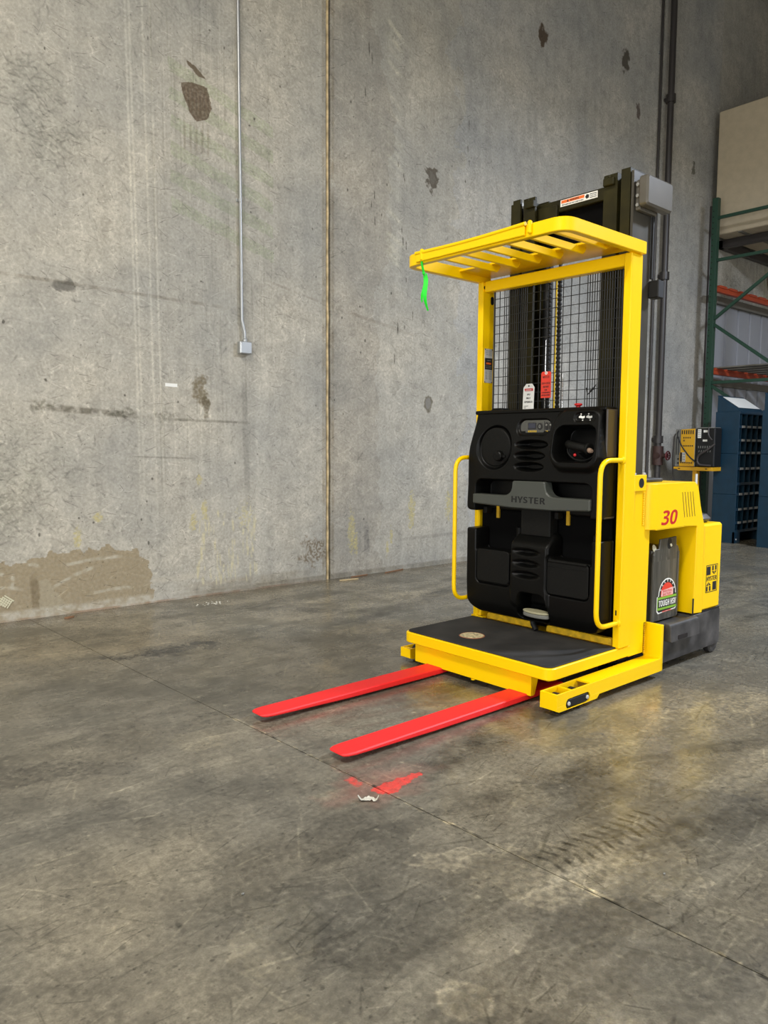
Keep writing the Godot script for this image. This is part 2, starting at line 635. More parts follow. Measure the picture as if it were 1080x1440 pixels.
func high_bay(at: Vector3, energy: float, c: Color, label: String) -> void:
	var t := thing("ceiling_light", label, "ceiling light", at, 0.0)
	var b := MB.new()
	b.b2(Vector3(-0.62, 0.03, -0.32), Vector3(0.62, 0.12, 0.32), 0.01)
	b.tube(PackedVector3Array([Vector3(-0.4, 0.12, 0), Vector3(-0.4, 8.98 - at.y, 0)]), 0.01, 6)
	b.tube(PackedVector3Array([Vector3(0.4, 0.12, 0), Vector3(0.4, 8.98 - at.y, 0)]), 0.01, 6)
	part("housing", b, M.light_grey, t)
	var e := MB.new()
	e.b2(Vector3(-0.58, 0.0, -0.28), Vector3(0.58, 0.03, 0.28), 0.004)
	var em := mat(Color.WHITE, 0.6)
	em.emission_enabled = true
	em.emission = c
	em.emission_energy_multiplier = 1.5
	part("light_panel", e, em, t)
	var l := AreaLight3D.new()
	l.name = "panel_light"
	l.area_size = Vector2(1.16, 0.56)
	l.light_color = c
	l.light_energy = energy
	l.area_range = 60.0
	l.area_attenuation = 2.0
	l.shadow_enabled = true
	l.position = Vector3(0, -0.01, 0)
	l.rotation = Vector3(-PI / 2, 0, 0)
	t.add_child(l)

# unseen glowing doorway added as fill light; its face looks along local +z
func added_fill_door(called: String, at: Vector3, turn: float, energy: float) -> void:
	var o := Node3D.new()
	o.name = called
	o.position = at
	o.rotation.y = turn
	o.set_meta("kind", "structure")
	add_child(o)
	var f := MB.new()
	for x in [-1.78, 1.78]: f.b2(Vector3(x - 0.08, 0.0, -0.02), Vector3(x + 0.08, 3.4, 0.08), 0.01)
	f.b2(Vector3(-1.86, 3.4, -0.02), Vector3(1.86, 3.7, 0.16), 0.02)
	part("added_door_frame", f, M.pipe_dark, o)
	var e := MB.new()
	e.b2(Vector3(-1.7, 0.02, -0.015), Vector3(1.7, 3.4, 0.0), 0.0)
	var em := mat(Color.WHITE, 0.6)
	em.emission_enabled = true
	em.emission = Color(0.97, 0.985, 1.0)
	em.emission_energy_multiplier = 1.2
	part("fill_panel", e, em, o)
	var l := AreaLight3D.new()
	l.name = "fill_light"
	l.area_size = Vector2(3.4, 3.3)
	l.light_color = Color(0.97, 0.985, 1.0)
	l.light_energy = energy
	l.area_range = 60.0
	l.area_attenuation = 2.0
	l.shadow_enabled = true
	l.position = Vector3(0, 1.72, 0.02)
	l.rotation.y = PI
	o.add_child(l)

# ---------------------------------------------------------------- the room
const FPX := 0.004
const WPX := 0.005

func floor_texture() -> Array:
	var W := 2048
	var H := 1440
	var p := Paint.new(W, H, FPX, 0.0, 0.0, false)
	p.buf.resize(W * H * 3)
	var big := noise_image(W, H, 3, 0.0032, 3, FastNoiseLite.TYPE_SIMPLEX_SMOOTH, 60.0)
	var mid := noise_image(W, H, 4, 0.013, 5, FastNoiseLite.TYPE_SIMPLEX_SMOOTH, 25.0)
	var fine := noise_image(W, H, 5, 0.45, 2, FastNoiseLite.TYPE_VALUE)
	var swirl := noise_image(W, H, 8, 0.055, 4, FastNoiseLite.TYPE_PERLIN, 55.0, true)
	var sx := stretched(W, H, 340, 1440, 6, 0.10, 4)
	var sz := stretched(W, H, 2048, 260, 7, 0.09, 4)
	var rough := PackedByteArray()
	rough.resize(W * H)
	for i in W * H:
		var b: float = big[i] * 0.00392 - 0.5
		var m: float = mid[i] * 0.00392 - 0.5
		var f: float = fine[i] * 0.00392 - 0.5
		var w: float = swirl[i] * 0.00392 - 0.5
		var a: float = sx[i] * 0.00392 - 0.5
		var c: float = sz[i] * 0.00392 - 0.5
		var k: float = 1.0 + 0.24 * b + 0.28 * m + 0.26 * w * (1.0 + 1.5 * b) + 0.20 * f + 0.13 * a * (1.0 + m) + 0.07 * c
		var k3 := i * 3
		p.buf[k3] = clampi(int(117.0 * k + 4.0 * b), 0, 255)
		p.buf[k3 + 1] = clampi(int(111.0 * k), 0, 255)
		p.buf[k3 + 2] = clampi(int(97.0 * k - 6.0 * b), 0, 255)
		rough[i] = clampi(int(255.0 * (0.29 - 0.26 * m - 0.16 * w - 0.14 * a - 0.15 * b + 0.06 * f)), 38, 235)
	var r := RandomNumberGenerator.new()
	r.seed = 42
	# tyre tracks: long soft arcs, dark and pale
	for i in 64:
		var x := r.randf_range(-0.5, 8.0)
		var z := r.randf_range(0.1, 5.6)
		var ang := r.randf_range(-0.35, 0.35) if r.randf() < 0.75 else r.randf_range(-1.6, 1.6)
		var cur := r.randf_range(-0.35, 0.35)
		var w := r.randf_range(0.03, 0.11)
		var f: float = 0.70 if r.randf() < 0.6 else 1.22
		var al := r.randf_range(0.3, 0.75)
		for s in r.randi_range(4, 9):
			var x2 := x + cos(ang) * 0.3
			var z2 := z + sin(ang) * 0.3
			p.stroke(x, z, x2, z2, w, Vector3(f, f, f), al, true, 0.7, 9.0)
			x = x2; z = z2; ang += cur * 0.3
	# long straight lanes worn by traffic along the wall
	for i in 15:
		var z := r.randf_range(0.3, 5.5)
		var x := r.randf_range(-1.0, 4.0)
		var l := r.randf_range(2.0, 5.0)
		var w := r.randf_range(0.08, 0.35)
		var sl := r.randf_range(-0.06, 0.10)
		var f: float = r.randf_range(0.84, 0.92) if r.randf() < 0.55 else r.randf_range(1.06, 1.13)
		p.poly(pv([[x, z], [x + l, z + sl * l], [x + l + 0.2, z + sl * l + w], [x + 0.1, z + w]]), Vector3(f, f, f), 0.9, 0.012, 6.0, true, 0.6)
	# scratches and scuffs
	for i in 2600:
		var x := r.randf_range(0.0, 8.1)
		var z := r.randf_range(0.0, 5.7)
		var ang := r.randf_range(-0.5, 0.5) if r.randf() < 0.7 else r.randf_range(-1.6, 1.6)
		var l := r.randf_range(0.02, 0.28)
		var f: float = 0.72 if r.randf() < 0.5 else 1.35
		p.stroke(x, z, x + cos(ang) * l, z + sin(ang) * l, r.randf_range(0.003, 0.007), Vector3(f, f, f * 0.98), r.randf_range(0.2, 0.7), true, 0.4, 30.0)
	for i in 500:
		p.blob(r.randf_range(0.0, 8.1), r.randf_range(0.0, 5.7), r.randf_range(0.005, 0.02), r.randf_range(0.004, 0.012), Vector3(0.6, 0.6, 0.6) if r.randf() < 0.6 else Vector3(1.5, 1.5, 1.45), 0.6, 0.5, 0.3, 30.0, true, r.randf_range(0, 3.0))
	for i in 70:
		p.blob(r.randf_range(0.0, 8.1), r.randf_range(0.2, 5.7), r.randf_range(0.05, 0.4), r.randf_range(0.03, 0.16), Vector3(0.78, 0.78, 0.79) if r.randf() < 0.55 else Vector3(1.18, 1.17, 1.14), 0.75, 0.2, 0.5, 4.0, true, r.randf_range(-0.5, 0.5), 0.5)
	p.poly(pv([[-0.2, -0.1], [8.3, -0.1], [8.3, 1.5], [3.5, 1.3], [-0.2, 0.9]]), Vector3(1.16, 1.15, 1.13), 0.9, 0.25, 1.5, true, 0.5)
	# black oily stain by the wall, pale worn patch in front of the truck, round repair
	p.blob(1.95, 1.42, 0.34, 0.10, Vector3(30, 29, 28), 0.8, 0.5, 0.6, 6.0, false, 0.25, 0.6)
	p.blob(2.18, 1.36, 0.10, 0.05, Vector3(20, 20, 20), 0.9, 0.4, 0.5, 10.0, false, 0.4)
	p.poly(pv([[1.50, 4.06], [1.86, 4.26], [2.25, 4.50], [2.06, 4.76], [1.62, 4.50]]), Vector3(1.30, 1.29, 1.26), 0.9, 0.03, 9.0, true, 0.7)
	p.poly(pv([[2.5, 3.9], [3.7, 3.75], [4.1, 4.3], [2.7, 4.6]]), Vector3(1.22, 1.2, 1.15), 0.7, 0.05, 5.0, true, 0.6)
	p.poly(pv([[0.95, 3.75], [1.55, 3.72], [1.6, 4.05], [0.95, 4.35]]), Vector3(0.84, 0.84, 0.84), 0.8, 0.05, 5.0, true, 0.5)
	p.blob(1.195, 4.597, 0.070, 0.070, Vector3(1.42, 1.40, 1.35), 0.85, 0.12, 0.12, 14.0, true, 0.0, 0.6)
	p.blob(1.195, 4.597, 0.050, 0.050, Vector3(0.8, 0.8, 0.8), 0.5, 0.3, 0.25, 18.0, true, 0.0, 0.5)
	# tread prints
	for i in 12:
		var t := i / 11.0
		var c := Vector2(1.80, 4.30).lerp(Vector2(2.30, 4.34), t)
		p.stroke(c.x, c.y, c.x + 0.02, c.y + 0.06, 0.009, Vector3(0.55, 0.55, 0.55), 0.85, true, 0.4)
		p.stroke(c.x + 0.02, c.y + 0.07, c.x, c.y + 0.13, 0.009, Vector3(0.55, 0.55, 0.55), 0.85, true, 0.4)
	# bright red wedge and spot in a soft red halo on the slab
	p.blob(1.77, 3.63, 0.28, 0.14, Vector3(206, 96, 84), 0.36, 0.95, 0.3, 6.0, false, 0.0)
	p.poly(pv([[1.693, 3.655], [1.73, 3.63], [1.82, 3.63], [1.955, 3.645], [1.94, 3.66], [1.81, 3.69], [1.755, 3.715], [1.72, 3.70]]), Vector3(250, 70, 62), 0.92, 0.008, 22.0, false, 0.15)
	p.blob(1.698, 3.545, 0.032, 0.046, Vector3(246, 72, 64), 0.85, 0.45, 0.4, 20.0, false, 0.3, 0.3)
	# chipped edges of the sawn joint
	for i in 130:
		var zz := r.randf_range(2.6, 5.7)
		var xx := 1.681 + 0.0515 * (zz - 2.631) + r.randf_range(-0.008, 0.008)
		p.stroke(xx, zz, xx + r.randf_range(-0.004, 0.006), zz + r.randf_range(0.01, 0.05), r.randf_range(0.004, 0.008), Vector3(1.45, 1.42, 1.34) if r.randf() < 0.55 else Vector3(0.6, 0.6, 0.6), 0.8, true, 0.4, 30.0)
	# brown fork scrapes
	for i in 5:
		p.stroke(1.75 + i * 0.05, 2.75 + i * 0.12, 2.9, 2.95 + i * 0.1, 0.02 + 0.01 * (i % 3), Vector3(96, 74, 62), 0.35, false, 0.7, 12.0)
	# dust along the wall
	p.stroke(0.0, 0.03, 8.2, 0.03, 0.14, Vector3(112, 100, 82), 0.5, false, 0.6, 8.0)
	var rim := Image.create_from_data(W, H, false, Image.FORMAT_L8, rough)
	var hm := Image.create_from_data(W, H, false, Image.FORMAT_L8, mid)
	rim.resize(1024, 720)
	hm.resize(1024, 720)
	return [p.texture(), ImageTexture.create_from_image(rim), ImageTexture.create_from_image(hm)]

func wall_texture() -> Array:
	var W := 2048
	var H := 1800
	var p := Paint.new(W, H, WPX, 1.0, 0.0, true)
	p.buf.resize(W * H * 3)
	var big := noise_image(W, H, 31, 0.0035, 4, FastNoiseLite.TYPE_SIMPLEX_SMOOTH, 50.0)
	var mid := noise_image(W, H, 32, 0.02, 5, FastNoiseLite.TYPE_SIMPLEX_SMOOTH, 30.0)
	var crk := noise_image(W, H, 33, 0.05, 3, FastNoiseLite.TYPE_PERLIN, 40.0, true)
	var fine := noise_image(W, H, 34, 0.4, 2, FastNoiseLite.TYPE_VALUE)
	var vs := stretched(W, H, 2048, 60, 35, 0.05, 4)
	var hmap := PackedByteArray()
	hmap.resize(W * H)
	for j in H:
		var y := p.row_y(j)
		for i0 in W:
			var i := j * W + i0
			var b: float = big[i] * 0.00392 - 0.5
			var m: float = mid[i] * 0.00392 - 0.5
			var f: float = fine[i] * 0.00392 - 0.5
			var v: float = vs[i] * 0.00392 - 0.5
			var cr: float = crk[i] * 0.00392 - 0.5
			var tro := maxf(0.0, cr * 2.0 - 0.25)
			var tr2 := maxf(0.0, -cr * 2.0 - 0.1)
			var k: float = 1.0 + 0.10 * b + 0.10 * m + 0.12 * f + 0.06 * v + 0.20 * tro * (0.6 + 1.6 * b) - 0.13 * tr2 * (0.6 - m)
			var k3 := i * 3
			p.buf[k3] = clampi(int(190.0 * k + 5.0 * b), 0, 255)
			p.buf[k3 + 1] = clampi(int(185.0 * k), 0, 255)
			p.buf[k3 + 2] = clampi(int(172.0 * k - 7.0 * b), 0, 255)
			hmap[i] = clampi(int(128.0 + 80.0 * m + 30.0 * f + 60.0 * tro), 0, 255)
	var r := RandomNumberGenerator.new()
	r.seed = 7
	# second panel: duller next to the joint, with a ragged edge, cool light tinted in beyond
	p.poly(pv([[4.19, 0.0], [4.80, 0.0], [4.78, 1.2], [4.72, 2.7], [4.93, 3.1], [4.88, 3.7], [4.97, 4.3], [4.74, 4.95], [4.6, 5.6], [4.6, 9.1], [4.19, 9.1]]), Vector3(0.94, 0.93, 0.92), 0.9, 0.05, 3.0, true, 0.25)
	for i in 30:
		var yy := r.randf_range(3.0, 5.3)
		p.stroke(4.85, yy, 5.02 + r.randf_range(0, 0.08), yy - 0.12, 0.03, Vector3(1.1, 1.1, 1.08), 0.6, true, 0.4, 12.0)
	p.poly(pv([[6.0, 0.0], [11.3, 0.0], [11.3, 9.1], [5.6, 9.1]]), Vector3(0.99, 1.0, 1.04), 0.8, 0.15, 2.0, true, 0.2)  # blue tint puts the cooler light of the right wall into the colour
	# trowel marks and scratches
	for i in 5200:
		var x := r.randf_range(1.0, 6.5)
		var y := r.randf_range(0.1, 6.0)
		var dense: float = 1.0 if (x < 2.6) else 0.5
		if r.randf() > dense: continue
		var a := r.randf_range(-2.4, 0.3)
		var l := r.randf_range(0.02, 0.11)
		var f: float = r.randf_range(0.8, 0.92) if r.randf() < 0.5 else 1.13
		var mx := x + cos(a) * l * 0.5
		var my := y + sin(a) * l * 0.5
		var a2 := a + r.randf_range(-0.7, 0.7)
		p.stroke(x, y, mx, my, r.randf_range(0.005, 0.009), Vector3(f, f, f), r.randf_range(0.3, 0.8), true, 0.3)
		p.stroke(mx, my, mx + cos(a2) * l * 0.5, my + sin(a2) * l * 0.5, 0.008, Vector3(f, f, f), r.randf_range(0.3, 0.7), true, 0.3)
	for c in [[1.35, 5.1, 0.5], [1.9, 5.4, 0.45], [1.75, 3.35, 0.4], [1.6, 3.7, 0.35], [2.9, 5.0, 0.3], [1.5, 1.1, 0.5], [1.4, 0.8, 0.4]]:
		for i in 150:
			var x: float = c[0] + r.randfn() * c[2] * 0.5
			var y: float = c[1] + r.randfn() * c[2] * 0.35
			var a := r.randf_range(-1.2, 0.9)
			var l := r.randf_range(0.02, 0.09)
			p.stroke(x, y, x + cos(a) * l, y + sin(a) * l, r.randf_range(0.005, 0.009), Vector3(0.76, 0.76, 0.76), r.randf_range(0.2, 0.65), true, 0.4)
		p.blob(c[0], c[1], c[2], c[2] * 0.7, Vector3(0.88, 0.89, 0.88), 0.6, 0.8, 0.4, 3.0, true, 0.0, 0.6)
	# form lines and vertical streaks
	for x in [2.33, 2.36, 2.46, 2.52]:
		p.stroke(x, 5.6, x + 0.06, 0.6, 0.011, Vector3(1.13, 1.13, 1.12), 0.8, true, 0.25, 4.0)
	for i in 110:
		var x := r.randf_range(2.5, 3.6)
		var y := r.randf_range(1.5, 5.0)
		p.stroke(x, y, x + 0.005, y - r.randf_range(0.2, 1.1), 0.007, Vector3(0.86, 0.86, 0.85) if r.randf() < 0.6 else Vector3(1.1, 1.1, 1.1), r.randf_range(0.2, 0.6), true, 0.4, 8.0)
	for i in 6:
		var yb := 4.18 - i * 0.205
		p.poly(pv([[2.68, yb], [3.60, yb - 0.27], [3.60, yb - 0.37], [2.68, yb - 0.10]]), Vector3(0.92, 0.965, 0.89), 0.7, 0.006, 4.0, true, 0.45)
	p.stroke(1.0, 2.40, 3.25, 2.36, 0.016, Vector3(0.76, 0.74, 0.71), 0.55, true, 0.7, 6.0)
	p.stroke(3.55, 2.63, 4.1, 2.52, 0.012, Vector3(0.78, 0.76, 0.74), 0.5, true, 0.7, 6.0)
	p.stroke(4.2, 2.50, 5.3, 2.33, 0.02, Vector3(0.82, 0.8, 0.78), 0.5, true, 0.5, 5.0)
	p.blob(1.87, 2.37, 0.10, 0.05, Vector3(0.6, 0.6, 0.6), 0.8, 0.5, 0.5, 10.0, true)
	p.stroke(1.66, 1.505, 2.36, 1.46, 0.030, Vector3(0.62, 0.61, 0.58), 0.8, true, 0.8, 9.0)
	p.blob(2.28, 1.47, 0.12, 0.06, Vector3(0.66, 0.66, 0.63), 0.7, 0.7, 0.6, 12.0, true, 0.0, 0.8)
	p.blob(1.66, 1.50, 0.10, 0.06, Vector3(0.68, 0.68, 0.65), 0.7, 0.7, 0.6, 12.0, true, 0.0, 0.8)
	p.blob(2.60, 1.47, 0.13, 0.05, Vector3(0.70, 0.70, 0.68), 0.65, 0.7, 0.6, 12.0, true, 0.0, 0.8)
	p.stroke(2.55, 1.44, 3.35, 1.43, 0.012, Vector3(0.7, 0.7, 0.68), 0.7, true, 0.4, 8.0)
	p.stroke(2.30, 1.15, 2.85, 1.13, 0.008, Vector3(0.75, 0.75, 0.74), 0.7, true, 0.3)
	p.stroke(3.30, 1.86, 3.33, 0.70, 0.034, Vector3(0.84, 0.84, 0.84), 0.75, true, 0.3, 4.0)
	p.poly(pv([[3.40, 0.25], [3.52, 0.25], [3.55, 2.0], [3.43, 2.0]]), Vector3(1.09, 1.09, 1.09), 0.5, 0.02, 4.0, true)
	# brown spalls and stains
	p.poly(pv([[2.775, 4.02], [2.86, 4.045], [2.93, 4.05], [3.00, 4.04], [3.04, 3.90], [2.99, 3.80], [2.90, 3.76], [2.84, 3.83], [2.80, 3.93]]), Vector3(112, 97, 80), 0.92, 0.005, 9.0, false, 0.2)
	for i in 14:
		var xs := 2.80 + i * 0.017
		p.stroke(xs, 4.0, xs + 0.004, 3.82, 0.005, Vector3(0.86, 0.85, 0.84) if i % 2 == 0 else Vector3(1.14, 1.13, 1.12), 0.7, true, 0.3)
	p.poly(pv([[2.83, 4.20], [2.95, 4.15], [2.99, 4.10], [2.93, 4.11], [2.84, 4.17]]), Vector3(112, 98, 80), 0.85, 0.006, 12.0)
	for i in 5:
		p.stroke(2.80 + i * 0.05, 3.75, 2.80 + i * 0.05, 3.52, 0.012, Vector3(0.8, 0.78, 0.75), 0.6, true, 0.3)
	p.blob(5.46, 3.895, 0.085, 0.13, Vector3(104, 96, 84), 0.85, 0.25, 0.5, 9.0)
	p.blob(5.46, 3.90, 0.045, 0.07, Vector3(128, 122, 112), 0.8, 0.4, 0.4, 12.0)
	p.blob(5.44, 1.672, 0.060, 0.095, Vector3(116, 108, 92), 0.85, 0.22, 0.25, 9.0)
	p.blob(5.44, 1.672, 0.045, 0.075, Vector3(150, 146, 138), 0.9, 0.25, 0.2, 9.0)
	p.blob(7.14, 5.82, 0.085, 0.12, Vector3(92, 78, 64), 0.9, 0.3, 0.4, 9.0)
	p.blob(8.78, 6.06, 0.085, 0.16, Vector3(96, 90, 80), 0.9, 0.3, 0.4, 8.0)
	p.blob(9.10, 5.55, 0.05, 0.12, Vector3(104, 92, 86), 0.8, 0.3, 0.5, 9.0)
	p.blob(10.55, 5.15, 0.05, 0.12, Vector3(108, 106, 96), 0.8, 0.3, 0.5, 9.0)
	p.blob(2.90, 1.66, 0.075, 0.16, Vector3(128, 116, 92), 0.8, 0.4, 0.6, 9.0, false, 0.2, 0.4)
	p.blob(2.95, 1.56, 0.04, 0.09, Vector3(112, 102, 82), 0.8, 0.4, 0.6, 9.0, false, 0.0, 0.3)
	for q in [[4.65, 4.7], [4.70, 3.6], [5.05, 3.75], [5.1, 3.1], [5.15, 2.6], [5.0, 2.4], [6.0, 4.4]]:
		for s in 3:
			var xx: float = q[0] + r.randf_range(-0.06, 0.06)
			var yy: float = q[1] + r.randf_range(-0.3, 0.3)
			p.stroke(xx, yy, xx + 0.004, yy - r.randf_range(0.03, 0.12), 0.007, Vector3(70, 66, 58), 0.7, false, 0.5)
	for i in 70:
		var xx := r.randf_range(1.2, 6.2)
		var yy := r.randf_range(0.4, 5.0)
		p.blob(xx, yy, r.randf_range(0.005, 0.011), r.randf_range(0.006, 0.018), Vector3(84, 80, 72), 0.7, 0.4, 0.4, 20.0)
	# tan patching mortar low on the left, with pale filled cracks
	p.poly(pv([[1.16, -0.1], [1.13, 0.2], [1.18, 0.36], [1.36, 0.405], [1.5, 0.395], [1.62, 0.44], [1.9, 0.455], [2.18, 0.455], [2.34, 0.41], [2.42, 0.30], [2.48, 0.16], [2.46, -0.1]]), Vector3(168, 152, 122), 0.88, 0.03, 6.0, false, 0.15)
	for q in [[1.70, 0.20, 2.02, 0.33], [1.80, 0.36, 2.22, 0.39], [2.0, 0.13, 2.3, 0.14], [1.3, 0.24, 1.5, 0.22], [1.44, 0.22, 1.45, 0.32], [1.55, 0.385, 1.62, 0.37], [1.33, 0.33, 1.39, 0.33]]:
		p.stroke(q[0], q[1], (q[0] + q[2]) * 0.5, (q[1] + q[3]) * 0.5 + 0.012, 0.015, Vector3(206, 199, 180), 0.8, false, 0.5, 14.0)
		p.stroke((q[0] + q[2]) * 0.5, (q[1] + q[3]) * 0.5 + 0.012, q[2], q[3], 0.017, Vector3(206, 199, 180), 0.8, false, 0.5, 14.0)
	p.stroke(1.585, 0.30, 1.60, 0.06, 0.035, Vector3(0.78, 0.76, 0.73), 0.8, true, 0.3)
	p.poly(pv([[1.62, 0.27], [1.68, 0.27], [1.82, 0.04], [1.62, 0.05]]), Vector3(184, 174, 150), 0.6, 0.01, 9.0)
	p.stroke(2.42, 0.17, 2.95, 0.175, 0.028, Vector3(210, 202, 184), 0.8, false, 0.4, 10.0)
	p.stroke(2.75, 0.09, 3.4, 0.10, 0.016, Vector3(206, 198, 182), 0.7, false, 0.5, 10.0)
	p.stroke(1.12, 0.03, 2.8, 0.03, 0.05, Vector3(214, 208, 194), 0.8, false, 0.6, 9.0)
	p.stroke(2.7, 0.025, 4.15, 0.03, 0.03, Vector3(206, 200, 186), 0.6, false, 0.7, 9.0)
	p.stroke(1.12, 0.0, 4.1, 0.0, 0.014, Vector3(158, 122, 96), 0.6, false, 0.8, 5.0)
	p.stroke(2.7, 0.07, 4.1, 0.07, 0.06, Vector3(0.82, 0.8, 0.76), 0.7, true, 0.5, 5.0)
	# pale yellow paint dabs
	for i in 70:
		var xx := r.randf_range(2.84, 3.42)
		var yy := r.randf_range(0.14, 0.74)
		p.stroke(xx, yy, xx + r.randf_range(-0.01, 0.01), yy - r.randf_range(0.03, 0.14), r.randf_range(0.006, 0.013), Vector3(224, 214, 176), r.randf_range(0.5, 1.0), false, 0.5, 18.0)
	p.blob(3.30, 0.64, 0.07, 0.11, Vector3(212, 202, 158), 0.75, 0.5, 0.8, 18.0, false, 0.0, 0.9)
	for q in [[4.45, 0.42, 0.05, 0.2], [4.50, 0.30, 0.03, 0.12], [5.22, 0.58, 0.05, 0.2], [5.75, 0.62, 0.05, 0.16], [4.95, 0.35, 0.02, 0.1], [4.9, 0.22, 0.02, 0.1], [2.88, 0.95, 0.03, 0.05], [2.92, 0.70, 0.03, 0.09], [2.82, 0.62, 0.03, 0.09], [2.05, 0.70, 0.04, 0.04], [1.9, 0.55, 0.03, 0.09]]:
		p.blob(q[0], q[1], q[2], q[3], Vector3(210, 196, 138), 0.8, 0.4, 0.5, 22.0, false, 0.0, 0.5)
	p.stroke(4.63, 0.5, 4.64, 0.2, 0.04, Vector3(0.74, 0.74, 0.76), 0.7, true, 0.5, 9.0)
	p.blob(4.02, 0.28, 0.17, 0.15, Vector3(122, 106, 84), 0.75, 0.6, 0.6, 9.0, false, 0.0, 1.0)
	p.stroke(5.0, 0.30, 6.3, 0.32, 0.02, Vector3(0.8, 0.8, 0.8), 0.5, true, 0.5, 8.0)
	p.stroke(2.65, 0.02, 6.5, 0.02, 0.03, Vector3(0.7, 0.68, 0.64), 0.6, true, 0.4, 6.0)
	for xj in [4.125, 4.225]:  # darker bands along the joint: dirt plus its recess shade, painted in
		for s in 12:
			p.stroke(xj, s * 0.6, xj, s * 0.6 + 0.62, 0.022, Vector3(0.86, 0.83, 0.78), 0.8, true, 0.5, 4.0)
	# faint finishing arcs on the second panel
	for i in 46:
		var rad := r.randf_range(0.25, 0.7)
		var cx := r.randf_range(4.6, 5.6)
		var cy := r.randf_range(0.9, 1.7)
		var a0 := r.randf_range(-2.6, -0.6)
		for s in 5:
			var a := a0 + s * 0.15
			p.stroke(cx + cos(a) * rad, cy + sin(a) * rad, cx + cos(a + 0.15) * rad, cy + sin(a + 0.15) * rad, 0.009, Vector3(1.08, 1.08, 1.08), 0.6, true, 0.3)
	var hm := Image.create_from_data(W, H, false, Image.FORMAT_L8, hmap)
	return [p.texture(), ImageTexture.create_from_image(hm)]

# fine grain, pits and hairline scratches multiplied over a large picture
func detail(m: StandardMaterial3D, seed_: int, amount: float, marks: int) -> void:
	var S := 1024
	var p := Paint.new(S, S, 1.0 / S, 0.0, 0.0, false)
	p.buf.resize(S * S * 3)
	var seamless := func(f: float, o: int, k: int) -> PackedByteArray:
		var n := FastNoiseLite.new()
		n.seed = seed_ + k
		n.frequency = f
		n.fractal_octaves = o
		var im := n.get_seamless_image(S, S)
		im.convert(Image.FORMAT_L8)
		return im.get_data()
	var n1: PackedByteArray = seamless.call(0.25, 2, 0)
	var n2: PackedByteArray = seamless.call(0.05, 4, 1)
	for i in S * S:
		var v := clampi(int(226.0 * (1.0 + amount * (n1[i] * 0.00392 - 0.5) + amount * 1.1 * (n2[i] * 0.00392 - 0.5))), 0, 255)
		p.buf[i * 3] = v; p.buf[i * 3 + 1] = v; p.buf[i * 3 + 2] = v
	var r := RandomNumberGenerator.new()
	r.seed = seed_
	for i in marks:
		var x := r.randf_range(0.03, 0.9)
		var y := r.randf_range(0.03, 0.97)
		var a := r.randf_range(-0.6, 0.6) if r.randf() < 0.6 else r.randf_range(-1.6, 1.6)
		var l := r.randf_range(0.01, 0.07)
		var f: float = 0.74 if r.randf() < 0.55 else 1.2
		p.stroke(x, y, x + cos(a) * l, y + sin(a) * l, r.randf_range(0.0011, 0.0024), Vector3(f, f, f), r.randf_range(0.3, 0.9), true, 0.3, 60.0)
		p.blob(r.randf_range(0.02, 0.98), r.randf_range(0.02, 0.98), r.randf_range(0.0015, 0.005), r.randf_range(0.0015, 0.004), Vector3(0.7, 0.7, 0.7) if r.randf() < 0.7 else Vector3(1.2, 1.2, 1.2), 0.7, 0.5, 0.3, 90.0, true)
	m.detail_enabled = true
	m.detail_albedo = p.texture()
	m.detail_blend_mode = BaseMaterial3D.BLEND_MODE_MUL
	m.detail_uv_layer = BaseMaterial3D.DETAIL_UV_2

func uv_plane(corners: PackedVector3Array, uv: Callable, out: Vector3, thick: float) -> MB:
	# a slab with its face given by a convex polygon, UV from the position
	var b := MB.new()
	var n := corners.size()
	var push := func(p: Vector3, q: Vector3, s: Vector3, nn: Vector3) -> void:
		var g := (q - p).cross(s - p)
		var order := [p, q, s] if g.dot(nn) < 0.0 else [p, s, q]
		for v in order:
			b.st.set_uv(uv.call(v))
			b.st.set_uv2(Vector2(v.x, v.z if absf(out.y) > 0.5 else -v.y) / 1.63)
			b.st.set_normal(nn)
			b.st.add_vertex(v)
	for i in range(1, n - 1):
		push.call(corners[0], corners[i], corners[i + 1], out)
		push.call(corners[0] - out * thick, corners[i] - out * thick, corners[i + 1] - out * thick, -out)
	var mid := Vector3.ZERO
	for c in corners: mid += c / n
	for i in n:
		var p := corners[i]
		var q := corners[(i + 1) % n]
		var nn := (q - p).cross(out).normalized()
		if nn.dot(p - mid) < 0.0: nn = -nn
		push.call(p, q, q - out * thick, nn)
		push.call(p, q - out * thick, p - out * thick, nn)
	return b

